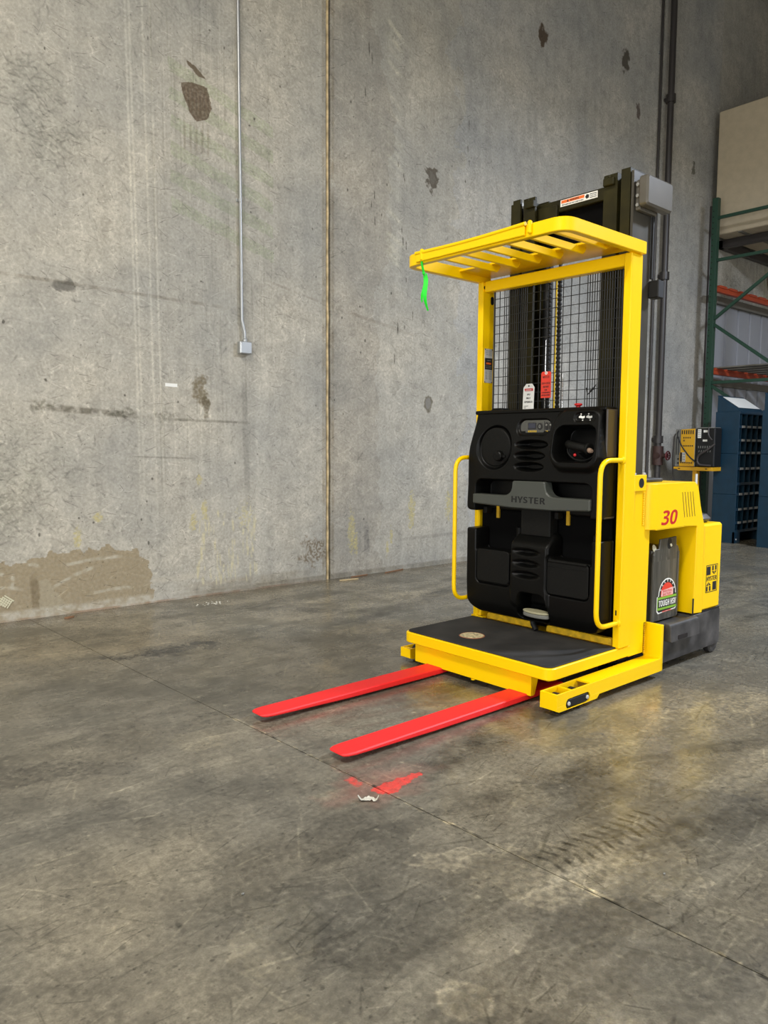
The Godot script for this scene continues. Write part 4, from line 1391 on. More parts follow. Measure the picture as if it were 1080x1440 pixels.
func truck_console(t: Node3D) -> void:
	var back := MB.new()
	back.b2(Vector3(0.585, 0.31, -0.935), Vector3(0.60, 1.435, -0.065), 0.003)
	part("console_shade_back", back, M.void, t)  # black backing added so the console openings look dark
	var cu := part("console_panel", console_upper_mesh(), M.plastic, t, "upper moulded black control console")
	var cl := part("console_panel", console_lower_mesh(), M.plastic, t, "lower moulded black console with trays")
	# dark side sheets of the console, seen past the near rail
	for q in [[0.885, 1.436], [0.345, 0.772]]:
		var s := MB.new()
		s.b2(Vector3(0.492, q[0], -0.062), Vector3(0.585, q[1], -0.050), 0.004)
		part("console_side", s, M.side_sheet, t)
	var tc := MB.new()
	tc.b2(Vector3(0.50, 1.428, -0.93), Vector3(0.60, 1.450, -0.066), 0.006)
	tc.plate(pv([[-0.83, 1.449], [-0.815, 1.463], [-0.755, 1.463], [-0.74, 1.449]]), Vector3(0.52, 0, 0), Z, Y, X * 0.07, 0.002)
	part("console_top", tc, M.plastic, t)
	# round lid with a knob
	var lid := MB.new()
	lid.lathe(Vector3(0.490, 1.243, -0.751), -X, PackedVector2Array([Vector2(0.108, 0.0), Vector2(0.108, 0.012), Vector2(0.103, 0.017), Vector2(0.09, 0.018), Vector2(0.0, 0.020)]), 48)
	var ld := part("round_lid", lid, M.plastic_flat, cu)
	var kn := MB.new()
	kn.lathe(Vector3(0.472, 1.193, -0.716), -X, PackedVector2Array([Vector2(0.031, 0.0), Vector2(0.030, 0.006), Vector2(0.027, 0.022), Vector2(0.022, 0.026), Vector2(0.0, 0.027)]), 28)
	kn.box(Vector3(0.462, 1.192, -0.684), Vector3(0.012, 0.018, 0.026), 0.004)
	part("lid_knob", kn, M.plastic, ld)
	# instrument panel
	var ip := MB.new()
	var fx := face_upper(1.35) + 0.012
	ip.plate(shift(round_poly(0.205, 0.080, 0.039, 8), Vector2(-0.492, 1.349)), Vector3(fx - 0.003, 0, 0), Z, Y, X * 0.006, 0.002)
	var inst := part("instrument_panel", ip, M.dial_grey, cu, "grey instrument panel with display and switches")
	var fb := MB.new()
	fb.plate(shift(round_poly(0.122, 0.060, 0.006, 3), Vector2(-0.497, 1.351)), Vector3(fx - 0.0085, 0, 0), Z, Y, X * 0.006, 0.0025)
	var dp := part("display_unit", fb, M.dial_grey, inst)
	fx -= 0.0085
	var bz := MB.new()
	bz.plate(shift(round_poly(0.056, 0.036, 0.003, 2), Vector2(-0.512, 1.358)), Vector3(fx - 0.001, 0, 0), Z, Y, X * 0.002, 0.0005)
	bz.lathe(Vector3(fx, 1.355, -0.461), -X, PackedVector2Array([Vector2(0.019, 0.0), Vector2(0.018, 0.002), Vector2(0.0, 0.002)]), 20)
	bz.plate(shift(round_poly(0.022, 0.040, 0.008, 4), Vector2(-0.420, 1.356)), Vector3(fx + 0.003, 0, 0), Z, Y, X * 0.004, 0.001)
	bz.plate(shift(round_poly(0.022, 0.040, 0.008, 4), Vector2(-0.394, 1.356)), Vector3(fx + 0.003, 0, 0), Z, Y, X * 0.004, 0.001)
	for q in [[-0.5575, 1.349, 0.003, 0.066], [-0.4365, 1.349, 0.003, 0.066]]:
		bz.box(Vector3(fx + 0.006, q[1], q[0]), Vector3(0.003, q[3], q[2]), 0.0)
	part("switch", bz, M.ink, inst)
	var sn := MB.new()
	sn.box(Vector3(fx - 0.0015, 1.359, -0.512), Vector3(0.001, 0.027, 0.046), 0.0)
	part("display_screen", sn, M.screen, inst, "small dark display screen")
	letters("88888", Vector3(fx - 0.0006, 1.329, -0.510), Z, Y, 0.058, 0.010, M.dial_yellow, inst)
	letters("Z", Vector3(fx + 0.005, 1.325, -0.418), Z, Y, 0.014, 0.014, M.dial_yellow, inst)
	for q in [-0.420, -0.394]:
		var wb := MB.new()
		wb.lathe(Vector3(fx + 0.003, 1.362, q), -X, PackedVector2Array([Vector2(0.006, 0.0), Vector2(0.005, 0.003), Vector2(0.0, 0.004)]), 10)
		part("toggle", wb, M.grey, inst)
	letters("0", Vector3(fx - 0.0025, 1.355, -0.461), Z, Y, 0.012, 0.018, M.grey, inst)
	# key switches in the small pill
	var gx := face_upper(1.397) - 0.030 + 0.008
	for q in [[-0.190, M.white], [-0.146, M.light_grey]]:
		var g := MB.new()
		g.plate(shift(pv([[-0.017, 0.004], [-0.006, 0.010], [0.004, 0.004], [0.017, 0.007], [0.017, -0.003], [0.006, -0.008], [-0.004, -0.005], [-0.017, -0.003]]), Vector2(q[0], 1.397)), Vector3(gx - 0.003, 0, 0), Z, Y, X * 0.004, 0.001)
		for d in [[-0.004, 0.016], [0.006, -0.015]]:
			g.lathe(Vector3(gx, 1.397 + d[1], q[0] + d[0]), -X, PackedVector2Array([Vector2(0.0035, 0.0), Vector2(0.003, 0.003), Vector2(0.0, 0.003)]), 8)
		part("rocker_switch", g, q[1], cu)
	# control handle inside the pocket
	var h := MB.new()
	h.tube(fillet3(PackedVector3Array([Vector3(0.53, 1.262, -0.300), Vector3(0.485, 1.256, -0.265), Vector3(0.475, 1.246, -0.20), Vector3(0.48, 1.236, -0.15)]), 0.02), 0.021, 12)
	h.tube(PackedVector3Array([Vector3(0.58, 1.20, -0.20), Vector3(0.49, 1.24, -0.20)]), 0.026, 12)
	h.lathe(Vector3(0.482, 1.236, -0.155), Vector3(-0.3, -0.05, 1).normalized(), PackedVector2Array([Vector2(0.026, 0.0), Vector2(0.030, 0.004), Vector2(0.030, 0.014), Vector2(0.024, 0.018), Vector2(0.0, 0.018)]), 20)
	var hd := part("control_handle", h, M.plastic_flat, cu)
	var hk := MB.new()
	hk.lathe(Vector3(0.472, 1.230, -0.138), Vector3(-0.6, -0.15, 1).normalized(), PackedVector2Array([Vector2(0.013, 0.0), Vector2(0.013, 0.014), Vector2(0.009, 0.02), Vector2(0.009, 0.03), Vector2(0.0, 0.032)]), 14)
	part("thumb_knob", hk, mat(rgb8(150, 126, 108), 0.4), hd)
	var hr := MB.new()
	hr.lathe(Vector3(0.478, 1.206, -0.225), Vector3(-1, -0.2, 0.3).normalized(), PackedVector2Array([Vector2(0.008, 0.0), Vector2(0.007, 0.005), Vector2(0.0, 0.007)]), 12)
	part("red_button", hr, M.ink_red, hd)
	var wh := MB.new()
	var wp := PackedVector3Array()
	for i in 15:
		var a := PI * 0.95 + PI * 1.05 * i / 14.0
		wp.append(Vector3(0.492, 1.235 + sin(a) * 0.058, -0.195 + cos(a) * 0.085))
	wh.tube(wp, 0.006, 8)
	part("hand_guard", wh, M.plastic_flat, hd)
	# emergency stop button on the top edge
	var es := MB.new()
	es.lathe(Vector3(0.55, 1.450, -0.262), Y, PackedVector2Array([Vector2(0.010, 0.0), Vector2(0.010, 0.006), Vector2(0.020, 0.013), Vector2(0.021, 0.019), Vector2(0.016, 0.022), Vector2(0.0, 0.023)]), 20)
	part("stop_button", es, M.bulb_red, cu, "red emergency stop button")
	# grey handle bar with engraved name
	var hb := MB.new()
	var bar := fillet2(pv([[-0.886, 0.976], [-0.667, 0.976], [-0.605, 0.985], [-0.600, 1.060], [-0.384, 1.062], [-0.372, 0.985], [-0.300, 0.982], [-0.106, 0.982], [-0.106, 0.924], [-0.338, 0.912], [-0.60, 0.911], [-0.886, 0.921]]), [0.008, 0.0, 0.05, 0.012, 0.012, 0.05, 0.0, 0.008, 0.008, 0.0, 0.0, 0.008])
	hb.plate(bar, Vector3(0.440, 0, 0), Z, Y, X * 0.07, 0.006)
	var hbp := part("handle_bar", hb, M.bar, t, "grey handle bar with raised centre")
	letters("HYSTER", Vector3(0.4397, 0.960, -0.488), Z, Y, 0.226, 0.034, M.engrave, hbp, 0.0012)
	# pillar and yellow frame strips behind the gap
	var pb := MB.new()
	pb.b2(Vector3(0.50, 0.76, -0.582), Vector3(0.575, 0.92, -0.386), 0.006)
	part("console_pillar", pb, M.plastic_flat, t)
	for q in [-0.3635, -0.860]:
		var hk2 := MB.new()
		hk2.b2(Vector3(0.52, 0.86, q - 0.012), Vector3(0.575, 0.90, q + 0.012), 0.004)
		part("bar_bracket", hk2, M.plastic_flat, t)
	for q in [[-0.816, 0.833], [-0.334, 0.828]]:
		var ys := MB.new()
		ys.b2(Vector3(0.572, q[1], q[0]), Vector3(0.584, 0.92, q[0] + 0.020), 0.001)
		part("frame_strip", ys, mat(rgb8(190, 150, 20), 0.5), t)
	# storage trays, raised plates over open pockets
	for q in [[-0.7445, 0.567, 0.236, 0.186], [-0.2415, 0.557, 0.254, 0.180]]:
		var tr := MB.new()
		tr.plate(shift(round_poly(q[2], q[3], 0.022, 5), Vector2(q[0], q[1])), Vector3(0.459, 0, 0), Z, Y, X * 0.012, 0.004)
		tr.b2(Vector3(0.471, q[1] - 0.08, q[0] - q[2] / 2), Vector3(0.57, q[1] - 0.07, q[0] + q[2] / 2), 0.001)
		if q[0] > -0.5:
			tr.tube(PackedVector3Array([Vector3(0.464, q[1] + 0.088, q[0] - 0.118), Vector3(0.464, q[1] + 0.088, q[0] + 0.118)]), 0.0095, 8)
			tr.b2(Vector3(0.4565, q[1] + 0.058, q[0] - 0.120), Vector3(0.462, q[1] + 0.062, q[0] + 0.120), 0.001)
		part("storage_tray", tr, M.plastic_flat, cl)
	for q in [-0.645, -0.145]:
		var rb := MB.new()
		rb.tube(PackedVector3Array([Vector3(0.575, 0.66, q), Vector3(0.575, 0.79, q)]), 0.018, 10)
		part("tray_rib", rb, M.plastic_flat, cl)
	# foot pedal
	var pd := MB.new()
	pd.plate(PackedVector2Array(_ellipse(0.088, 0.030, 28)), Vector3(0.492, 0.342, -0.455), Z, Vector3(1, 0.12, 0).normalized(), Y * 0.012, 0.004)
	part("foot_pedal", pd, M.pedal, t, "cream oval foot pedal")
	var pu := MB.new()
	pu.plate(PackedVector2Array(_ellipse(0.086, 0.028, 28)), Vector3(0.492, 0.321, -0.455), Z, Vector3(1, 0.12, 0).normalized(), Y * 0.020, 0.004)
	part("pedal_base", pu, M.grey, t)

func _ellipse(a: float, b: float, n: int) -> Array:
	var q := []
	for i in n: q.append(Vector2(cos(TAU * i / n) * a, sin(TAU * i / n) * b))
	return q

func truck_mast(t: Node3D) -> void:
	# channels are C sections, open towards the middle of the mast
	for side in [1.0, -1.0]:
		var zc := -0.4955
		for q in [["outer_channel", 0.745, 0.925, 0.396, 0.32, 2.650, M.mast_outer if side > 0 else M.mast, 0.10], ["middle_channel", 0.738, 0.905, 0.392, 0.325, 2.668, M.mast, 0.30], ["inner_channel", 0.742, 0.885, 0.303, 0.222, 2.660, M.mast, 0.35]]:
			var b := MB.new()
			var zo: float = zc + side * q[3]
			var zi: float = zc + side * q[4]
			var w: float = 0.014 * side
			var pl := pv([[q[1], zo], [q[2], zo], [q[2], zi], [q[2] - 0.016, zi], [q[2] - 0.016, zo - w], [q[1] + 0.016, zo - w], [q[1] + 0.016, zi], [q[1], zi]])
			if q[0] == "outer_channel":
				pl = pv([[q[1], zo], [q[2], zo], [q[2], zi], [q[2] - 0.016, zi], [q[2] - 0.016, zo - w], [q[1], zo - w]])
			if q[0] == "middle_channel":
				pl = pv([[q[1] + 0.002, zo - w], [q[2], zo - w], [q[2], zi], [q[2] - 0.016, zi], [q[2] - 0.016, zo - 2 * w], [q[1] + 0.016, zo - 2 * w], [q[1] + 0.016, zi], [q[1] + 0.002, zi]])
			b.plate(pl, Vector3(0, q[7], 0), X, Z, Y * (q[5] - q[7]), 0.0015)
			part(q[0], b, q[6], t)
		var lug := MB.new()
		lug.b2(Vector3(0.722, 2.600, zc + side * 0.255 - 0.028), Vector3(0.760, 2.640, zc + side * 0.255 + 0.035), 0.004)
		lug.lathe(Vector3(0.735, 2.640, zc + side * 0.262), Y, PackedVector2Array([Vector2(0.012, 0.0), Vector2(0.012, 0.008), Vector2(0.0, 0.012)]), 10)
		part("mast_lug", lug, M.mast, t)
		var rl := MB.new()
		rl.lathe(Vector3(0.815, 2.610, zc + side * 0.318), Vector3(0, 0, side), PackedVector2Array([Vector2(0.0, 0.0), Vector2(0.045, 0.0), Vector2(0.045, 0.03), Vector2(0.0, 0.03)]), 20)
		part("guide_roller", rl, M.steel, t)
		for k in 3:
			var sp := MB.new()
			sp.b2(Vector3(0.754, 2.63 - 0.003 * k, zc + side * (0.378 - 0.02 * k) - 0.004), Vector3(0.79, 2.655, zc + side * (0.378 - 0.02 * k) + 0.004), 0.001)
			part("wear_shim", sp, M.light_grey, t)
	var c := MB.new()
	c.b2(Vector3(0.805, 2.560, -0.80), Vector3(0.838, 2.628, -0.19), 0.004)
	c.b2(Vector3(0.785, 2.45, -0.74), Vector3(0.81, 2.60, -0.60), 0.004)
	var cb := part("cross_bar", c, M.mast, t)
	var d := MB.new()
	d.b2(Vector3(0.840, 2.33, -0.72), Vector3(0.87, 2.57, -0.27), 0.004)  # black sheet standing in for the shaded inside of the mast
	part("mast_shade_plate", d, M.void, t)
	for y in [0.5, 1.2]:
		var e := MB.new()
		e.b2(Vector3(0.86, y, -0.78), Vector3(0.89, y + 0.1, -0.21), 0.004)
		part("cross_bar", e, M.mast_dark, t)
	# warning label on the cross bar
	var lb := MB.new()
	lb.b2(Vector3(0.8025, 2.584, -0.588), Vector3(0.805, 2.620, -0.350), 0.0)
	var wl := part("warning_label", lb, M.white, cb, "white warning label with an orange band")
	var ob := MB.new()
	ob.b2(Vector3(0.8018, 2.601, -0.582), Vector3(0.8025, 2.617, -0.432), 0.0)
	part("orange_band", ob, M.orange, wl)
	letters("WARNING", Vector3(0.8014, 2.609, -0.495), Z, Y, 0.058, 0.009, M.ink, wl)
	var tr := MB.new()
	tr.plate(pv([[-0.546, 2.604], [-0.532, 2.604], [-0.539, 2.615]]), Vector3(0.8012, 0, 0), Z, Y, X * 0.0006, 0.0)
	part("hazard_mark", tr, M.ink, wl)
	var pm := MB.new()
	pm.lathe(Vector3(0.8025, 2.603, -0.414), -X, PackedVector2Array([Vector2(0.013, 0.0), Vector2(0.013, 0.0008), Vector2(0.0, 0.0008)]), 5)
	part("pictogram", pm, M.ink, wl)
	letters("KEEP HANDS AND FEET CLEAR OF MAST", Vector3(0.8018, 2.592, -0.507), Z, Y, 0.140, 0.007, M.ink, wl)
	for i in 3:
		letters("MOVING PARTS CAN CRUSH" if i != 1 else "STAND CLEAR", Vector3(0.8018, 2.611 - 0.009 * i, -0.376), Z, Y, 0.042, 0.0045, M.ink, wl)
	# lift chains: link plates and rollers
	for q in [-0.645, -0.575]:
		var ch := MB.new()
		var y := 0.6
		while y < 2.32:
			ch.box(Vector3(0.80, y, q), Vector3(0.020, 0.017, 0.024), 0.004)
			ch.box(Vector3(0.80, y + 0.0125, q), Vector3(0.013, 0.010, 0.014), 0.0)
			y += 0.025
		part("lift_chain", ch, M.mast_dark, t)
	for q in [[-0.672, 0.4, 1.86, 0.006, M.chrome], [-0.640, 0.4, 1.62, 0.005, M.chrome], [-0.608, 0.4, 2.2, 0.005, M.weld], [-0.55, 0.4, 1.66, 0.005, M.chrome]]:
		var rd := MB.new()
		rd.tube(PackedVector3Array([Vector3(0.815, q[1], q[0]), Vector3(0.815, q[2], q[0])]), q[3], 8)
		part("rod", rd, q[4], t)
	var cy := MB.new()
	cy.tube(PackedVector3Array([Vector3(0.86, 0.3, -0.70), Vector3(0.86, 2.3, -0.70)]), 0.028, 16)
	part("lift_cylinder", cy, M.mast_dark, t)
	# grey box bolted high on the near channel
	var mb := MB.new()
	mb.plate(shift(round_poly(0.255, 0.150, 0.018, 5), Vector2(0.862, 2.537)), Vector3(0, 0, -0.070), X, Y, Z * 0.055, 0.010)
	mb.b2(Vector3(0.76, 2.45, -0.098), Vector3(0.93, 2.60, -0.070), 0.004)
	var bx := part("mast_box", mb, M.mast_box, t, "dark grey rounded box bolted high on the mast")
	for y in [2.475, 2.52, 2.575]:
		var bo := MB.new()
		bo.lathe(Vector3(0.757, y, -0.083), -X, PackedVector2Array([Vector2(0.010, 0.0), Vector2(0.009, 0.006), Vector2(0.0, 0.006)]), 8)
		part("bolt", bo, M.steel, bx)
	var br := MB.new()
	br.b2(Vector3(0.915, 2.03, -0.098), Vector3(0.975, 2.12, -0.04), 0.004)
	br.b2(Vector3(0.918, 2.13, -0.096), Vector3(0.93, 2.45, -0.082), 0.002)
	part("cable_bracket", br, M.black, t)

func truck_unit(t: Node3D) -> void:
	var zn := 0.03
	var zf := -1.02
	# mast foot: side plates between post and hood
	for q in [[-0.034, -0.002], [-1.0, -0.97]]:
		var b := MB.new()
		b.plate(pv([[0.684, 0.16], [0.684, 0.826], [0.690, 1.024], [0.792, 1.024], [0.792, 0.828], [0.850, 0.818], [0.846, 0.322], [0.82, 0.318], [0.82, 0.16]]), Vector3(0, 0, q[0]), X, Y, Z * (q[1] - q[0]), 0.002)
		part("mast_foot", b, M.yellow, t)
	var g := MB.new()
	g.plate(pv([[0.664, 1.022], [0.664, 1.106], [0.780, 1.106], [0.780, 1.022]]), Vector3(0, 0, -0.012), X, Y, Z * 0.022, 0.003)
	var gp := part("gusset", g, M.yellow, t)
	var gh := MB.new()
	gh.lathe(Vector3(0.728, 1.064, 0.0102), Z, PackedVector2Array([Vector2(0.025, 0.0), Vector2(0.025, 0.001), Vector2(0.0, 0.001)]), 20)
	part("gusset_hole", gh, M.black, gp)
	for x in [0.674, 0.766]:
		var bt := MB.new()
		bt.lathe(Vector3(x, 1.106, 0.0), Y, PackedVector2Array([Vector2(0.010, 0.0), Vector2(0.010, 0.008), Vector2(0.006, 0.011), Vector2(0.0, 0.011)]), 10)
		part("bolt", bt, M.light_grey, gp)
	var wb := MB.new()
	bead(wb, Vector3(0.775, 0.84, 0.001), Vector3(0.775, 1.015, 0.001), 0.006)
	part("weld_bead", wb, M.weld, t)
	# hood: plan outline with rounded corners, then the sloping rear leg
	var h := MB.new()
	h.plate(fillet2(pv([[0.775, zn], [0.775, -0.085], [0.945, -0.085], [0.945, -0.905], [0.775, -0.905], [0.775, zf], [1.15, zf], [1.15, zn]]), [0.11, 0, 0, 0, 0, 0.11, 0, 0], 10), Vector3(0, 0.815, 0), X, Z, Y * 0.243, 0.003)
	h.plate(fillet2(pv([[1.15, 0.815], [1.15, 1.058], [1.30, 1.058], [1.345, 0.92], [1.398, 0.806], [1.412, 0.296], [1.304, 0.304], [1.311, 0.806]]), [0, 0, 0.055, 0, 0.02, 0, 0, 0.01]), Vector3(0, 0, zf), X, Y, Z * (zn - zf), 0.003)
	var hood := part("hood", h, M.yellow, t)
	var lip := MB.new()
	lip.b2(Vector3(0.86, 0.812, zf), Vector3(1.31, 0.822, zn - 0.002), 0.0)
	part("hood_underside", lip, M.yellow, hood)
	var rm := MB.new()
	rm.plate(shift(round_poly(0.30, 0.9, 0.05, 5), Vector2(0.98, -0.52)), Vector3(0, 1.058, 0), X, Z, Y * 0.020, 0.005)
	part("hood_mat", rm, M.base_black, hood)
	letters("30", Vector3(0.993, 0.874, zn + 0.0004), X, Y, 0.172, 0.078, M.ink_red, hood, 0.0008, font("Droid Sans", 700, 0.18))
	for i in 5:
		var v := MB.new()
		v.plate(pv([[0, 0], [0.005, 0], [0.040, -0.140], [0.035, -0.140]]), Vector3(1.122 + 0.0295 * i, 1.004, zn - 0.002), X, Y, Z * 0.003, 0.0)
		part("vent_slot", v, M.vent, hood)
	# rear cover and its black cushion
	var rc := MB.new()
	rc.b2(Vector3(1.403, 0.302, zf), Vector3(1.634, 0.808, zn - 0.002), 0.012)
	var cov := part("rear_cover", rc, M.yellow, t)
	var cap := MB.new()
	cap.plate(shift(round_poly(0.215, 0.98, 0.09, 8), Vector2(1.518, -0.50)), Vector3(0, 0.806, 0), X, Z, Y * 0.05, 0.022)
	part("cushion", cap, M.base_black, cov)
	emblem(cov, zn - 0.002)
	# base
	var b := MB.new()
	b.plate(fillet2(pv([[0.90, 0.075], [0.90, 0.278], [1.29, 0.284], [1.29, 0.292], [1.640, 0.300], [1.650, 0.080]]), [0, 0, 0, 0, 0.02, 0.03]), Vector3(0, 0, zf + 0.02), X, Y, Z * (zn - zf - 0.02), 0.004)
	var base := part("base", b, M.base_black, t)
	var gate := MB.new()
	var gy0 := 0.198
	gate.plate(fillet2(pv([[zn, gy0], [zn, 0.294], [zn + 0.034, 0.294], [zn + 0.042, gy0]]), [0, 0, 0.02, 0.0], 5), Vector3(0.985, 0, 0), Z, Y, X * 0.322, 0.003)
	var gt := part("battery_gate", gate, M.base_black, base, "black battery gate with a hand slot")
	var hs := MB.new()
	hs.plate(shift(round_poly(0.105, 0.024, 0.008, 3), Vector2(1.112, 0.214)), Vector3(0, 0, zn + 0.0395), X, Y, Z * 0.0035, 0.0)
	part("hand_slot", hs, mat(rgb8(22, 13, 8), 0.9), gt)
	var gp2 := MB.new()
	gp2.b2(Vector3(1.292, 0.296, zn - 0.001), Vector3(1.304, 0.392, zn + 0.0025), 0.0)
	gp2.b2(Vector3(1.408, 0.298, zn - 0.003), Vector3(1.63, 0.304, zn + 0.0015), 0.0)
	part("gap_seal", gp2, M.black, base)
	var wh := MB.new()
	wh.lathe(Vector3(1.600, 0.0834, -0.030), Z, PackedVector2Array([Vector2(0.0, 0.0), Vector2(0.05, 0.0), Vector2(0.058, 0.008), Vector2(0.058, 0.04), Vector2(0.05, 0.048), Vector2(0.0, 0.048)]), 28)
	part("caster_wheel", wh, M.base_black, t)
	var fk := MB.new()
	fk.b2(Vector3(1.53, 0.05, -0.05), Vector3(1.60, 0.09, -0.04), 0.002)
	part("caster_fork", fk, M.mast_dark, t)
	var dw := MB.new()
	dw.lathe(Vector3(1.25, 0.1454, -0.60), Z, PackedVector2Array([Vector2(0.0, 0.0), Vector2(0.12, 0.0), Vector2(0.12, 0.12), Vector2(0.0, 0.12)]), 28)
	part("drive_wheel", dw, M.mast_dark, t)

func emblem(cov: Node3D, z: float) -> void:
	# square badge: border, two solid bars, two split arrows and the name between
	var x0 := 1.448
	var x1 := 1.592
	var y0 := 0.404
	var y1 := 0.566
	var b := MB.new()
	var w := 0.004
	b.b2(Vector3(x0, y1 - w, z), Vector3(x1, y1, z + 0.001), 0.0)
	b.b2(Vector3(x0, y0, z), Vector3(x1, y0 + w, z + 0.001), 0.0)
	b.b2(Vector3(x0, y0, z), Vector3(x0 + w, y1, z + 0.001), 0.0)
	b.b2(Vector3(x1 - w, y0, z), Vector3(x1, y1, z + 0.001), 0.0)
	b.b2(Vector3(1.456, 0.507, z), Vector3(1.502, 0.557, z + 0.001), 0.0)
	b.b2(Vector3(1.534, 0.413, z), Vector3(1.580, 0.463, z + 0.001), 0.0)
	for q in [[1.553, 0.558, -1.0], [1.487, 0.412, 1.0]]:
		var cx: float = q[0] - 0.004
		var s: float = q[2]
		for k in [-1.0, 1.0]:
			var xa: float = cx + k * 0.018
			b.plate(pv([[xa - 0.009, q[1]], [xa + 0.009, q[1]], [xa + 0.009, q[1] + s * 0.028], [xa - 0.009, q[1] + s * 0.028]]), Vector3(0, 0, z), X, Y, Z * 0.001, 0.0)
			b.plate(pv([[cx + k * 0.030, q[1] + s * 0.033], [cx + k * 0.006, q[1] + s * 0.033], [cx + k * 0.001, q[1] + s * 0.052]]), Vector3(0, 0, z), X, Y, Z * 0.001, 0.0)
	var e := part("emblem", b, M.ink, cov, "black square maker's badge")
	letters("HYSTER", Vector3(1.520, 0.485, z + 0.0004), X, Y, 0.126, 0.026, M.ink, e, 0.0012)

# ---------------------------------------------------------------- things on the truck
func battery() -> void:
	var t := on_truck("battery", "scuffed grey steel battery in the open bay of the yellow truck", "battery")
	var b := MB.new()
	b.b2(Vector3(0.962, 0.288, -0.96), Vector3(1.236, 0.690, -0.045), 0.006)
	var c := part("case", b, M.battery, t)
	var f := MB.new()
	f.plate(pv([[0.955, 0.292], [0.955, 0.664], [0.975, 0.690], [1.020, 0.694], [1.030, 0.745], [1.205, 0.750], [1.208, 0.700], [1.228, 0.696], [1.240, 0.672], [1.240, 0.292]]), Vector3(0, 0, -0.045), X, Y, Z * 0.010, 0.002)
	part("front_sheet", f, M.battery, t)
	var r := MB.new()
	r.b2(Vector3(0.955, 0.300, -0.036), Vector3(0.972, 0.665, -0.031), 0.002)
	part("edge_rib", r, M.battery, t)
	var r2 := MB.new()
	r2.b2(Vector3(1.224, 0.300, -0.036), Vector3(1.240, 0.665, -0.031), 0.002)
	part("edge_rib", r2, M.battery, t)
	var h := MB.new()
	h.plate(shift(round_poly(0.046, 0.062, 0.022, 6), Vector2(1.128, 0.716)), Vector3(0, 0, -0.0355), X, Y, Z * 0.001, 0.0)
	part("lifting_hole", h, M.black, t)
	var cd := MB.new()
	for q in [[0.985, 0.695, 0.05], [1.142, 0.706, 0.022], [1.215, 0.698, 0.02]]:
		cd.lathe(Vector3(q[0], q[1], -0.034 if q[0] > 1.1 and q[0] < 1.2 else -0.045), Vector3(0.1, 0.3, 1).normalized(), PackedVector2Array([Vector2(q[2] * 0.5, 0.0), Vector2(q[2] * 0.36, 0.004), Vector2(0.0, 0.006)]), 9)
	part("pale_corrosion", cd, M.offwhite, t)
	# dealer sticker: arch with a banner
	var z := -0.0345
	var ar := MB.new()
	var arch := PackedVector2Array()
	arch.append(Vector2(1.026, 0.330)); arch.append(Vector2(1.010, 0.345)); arch.append(Vector2(1.010, 0.425)); arch.append(Vector2(1.026, 0.428))
	for k in 15:
		var a := PI - PI * k / 14.0
		arch.append(Vector2(1.122 + cos(a) * 0.096, 0.430 + sin(a) * 0.092))
	arch.append(Vector2(1.234, 0.428)); arch.append(Vector2(1.234, 0.355)); arch.append(Vector2(1.218, 0.338))
	ar.plate(arch, Vector3(0, 0, z - 0.0006), X, Y, Z * 0.0008, 0.0)
	var st := part("sticker", ar, M.white, t, "dealer sticker with red arch and green banner")
	var k := MB.new()
	var inner := PackedVector2Array()
	for p in arch: inner.append(Vector2(1.122, 0.425) + (p - Vector2(1.122, 0.425)) * 0.93)
	k.plate(inner, Vector3(0, 0, z), X, Y, Z * 0.0006, 0.0)
	part("black_field", k, M.ink, st)
	var rd := MB.new()
	var re := PackedVector2Array()
	for i in 24: re.append(Vector2(1.118 + cos(TAU * i / 24) * 0.068, 0.440 + sin(TAU * i / 24) * 0.058))
	rd.plate(re, Vector3(0, 0, z + 0.0005), X, Y, Z * 0.0006, 0.0)
	part("red_field", rd, M.tag_red, st)
	var pk := MB.new()
	pk.plate(pv([[1.052, 0.425], [1.06, 0.458], [1.184, 0.466], [1.186, 0.425]]), Vector3(0, 0, z + 0.001), X, Y, Z * 0.0005, 0.0)
	part("pale_field", pk, mat(rgb8(236, 186, 180), 0.5), st)
	letters("INDUSTRIAL", Vector3(1.120, 0.451, z + 0.0016), X, Y, 0.105, 0.013, M.bulb_red, st, 0.0004)
	letters("BATTERY", Vector3(1.120, 0.434, z + 0.0016), X, Y, 0.095, 0.013, M.bulb_red, st, 0.0004)
	var gb := MB.new()
	gb.b2(Vector3(1.016, 0.350, z + 0.0006), Vector3(1.230, 0.422, z + 0.0018), 0.0)
	part("green_banner", gb, mat(rgb8(128, 178, 58), 0.5), st)
	var gk := MB.new()
	gk.b2(Vector3(1.022, 0.363, z + 0.0018), Vector3(1.224, 0.409, z + 0.0022), 0.0)
	part("banner_field", gk, M.ink, st)
	letters("TOUGH HSV", Vector3(1.123, 0.386, z + 0.0026), X, Y, 0.190, 0.034, M.white, st, 0.0006)
	for i in 7:
		var a := PI - PI * (i + 1.0) / 8.0
		letters("SALES"[i % 5], Vector3(1.122 + cos(a) * 0.080, 0.432 + sin(a) * 0.077, z + 0.001), Vector3(sin(a), -cos(a), 0), Vector3(cos(a), sin(a), 0), 0.010, 0.012, M.white, st, 0.0004)
	letters("SERVICE PARTS", Vector3(1.12, 0.338, z + 0.0012), X, Y, 0.10, 0.008, M.tag_red, st, 0.0004)

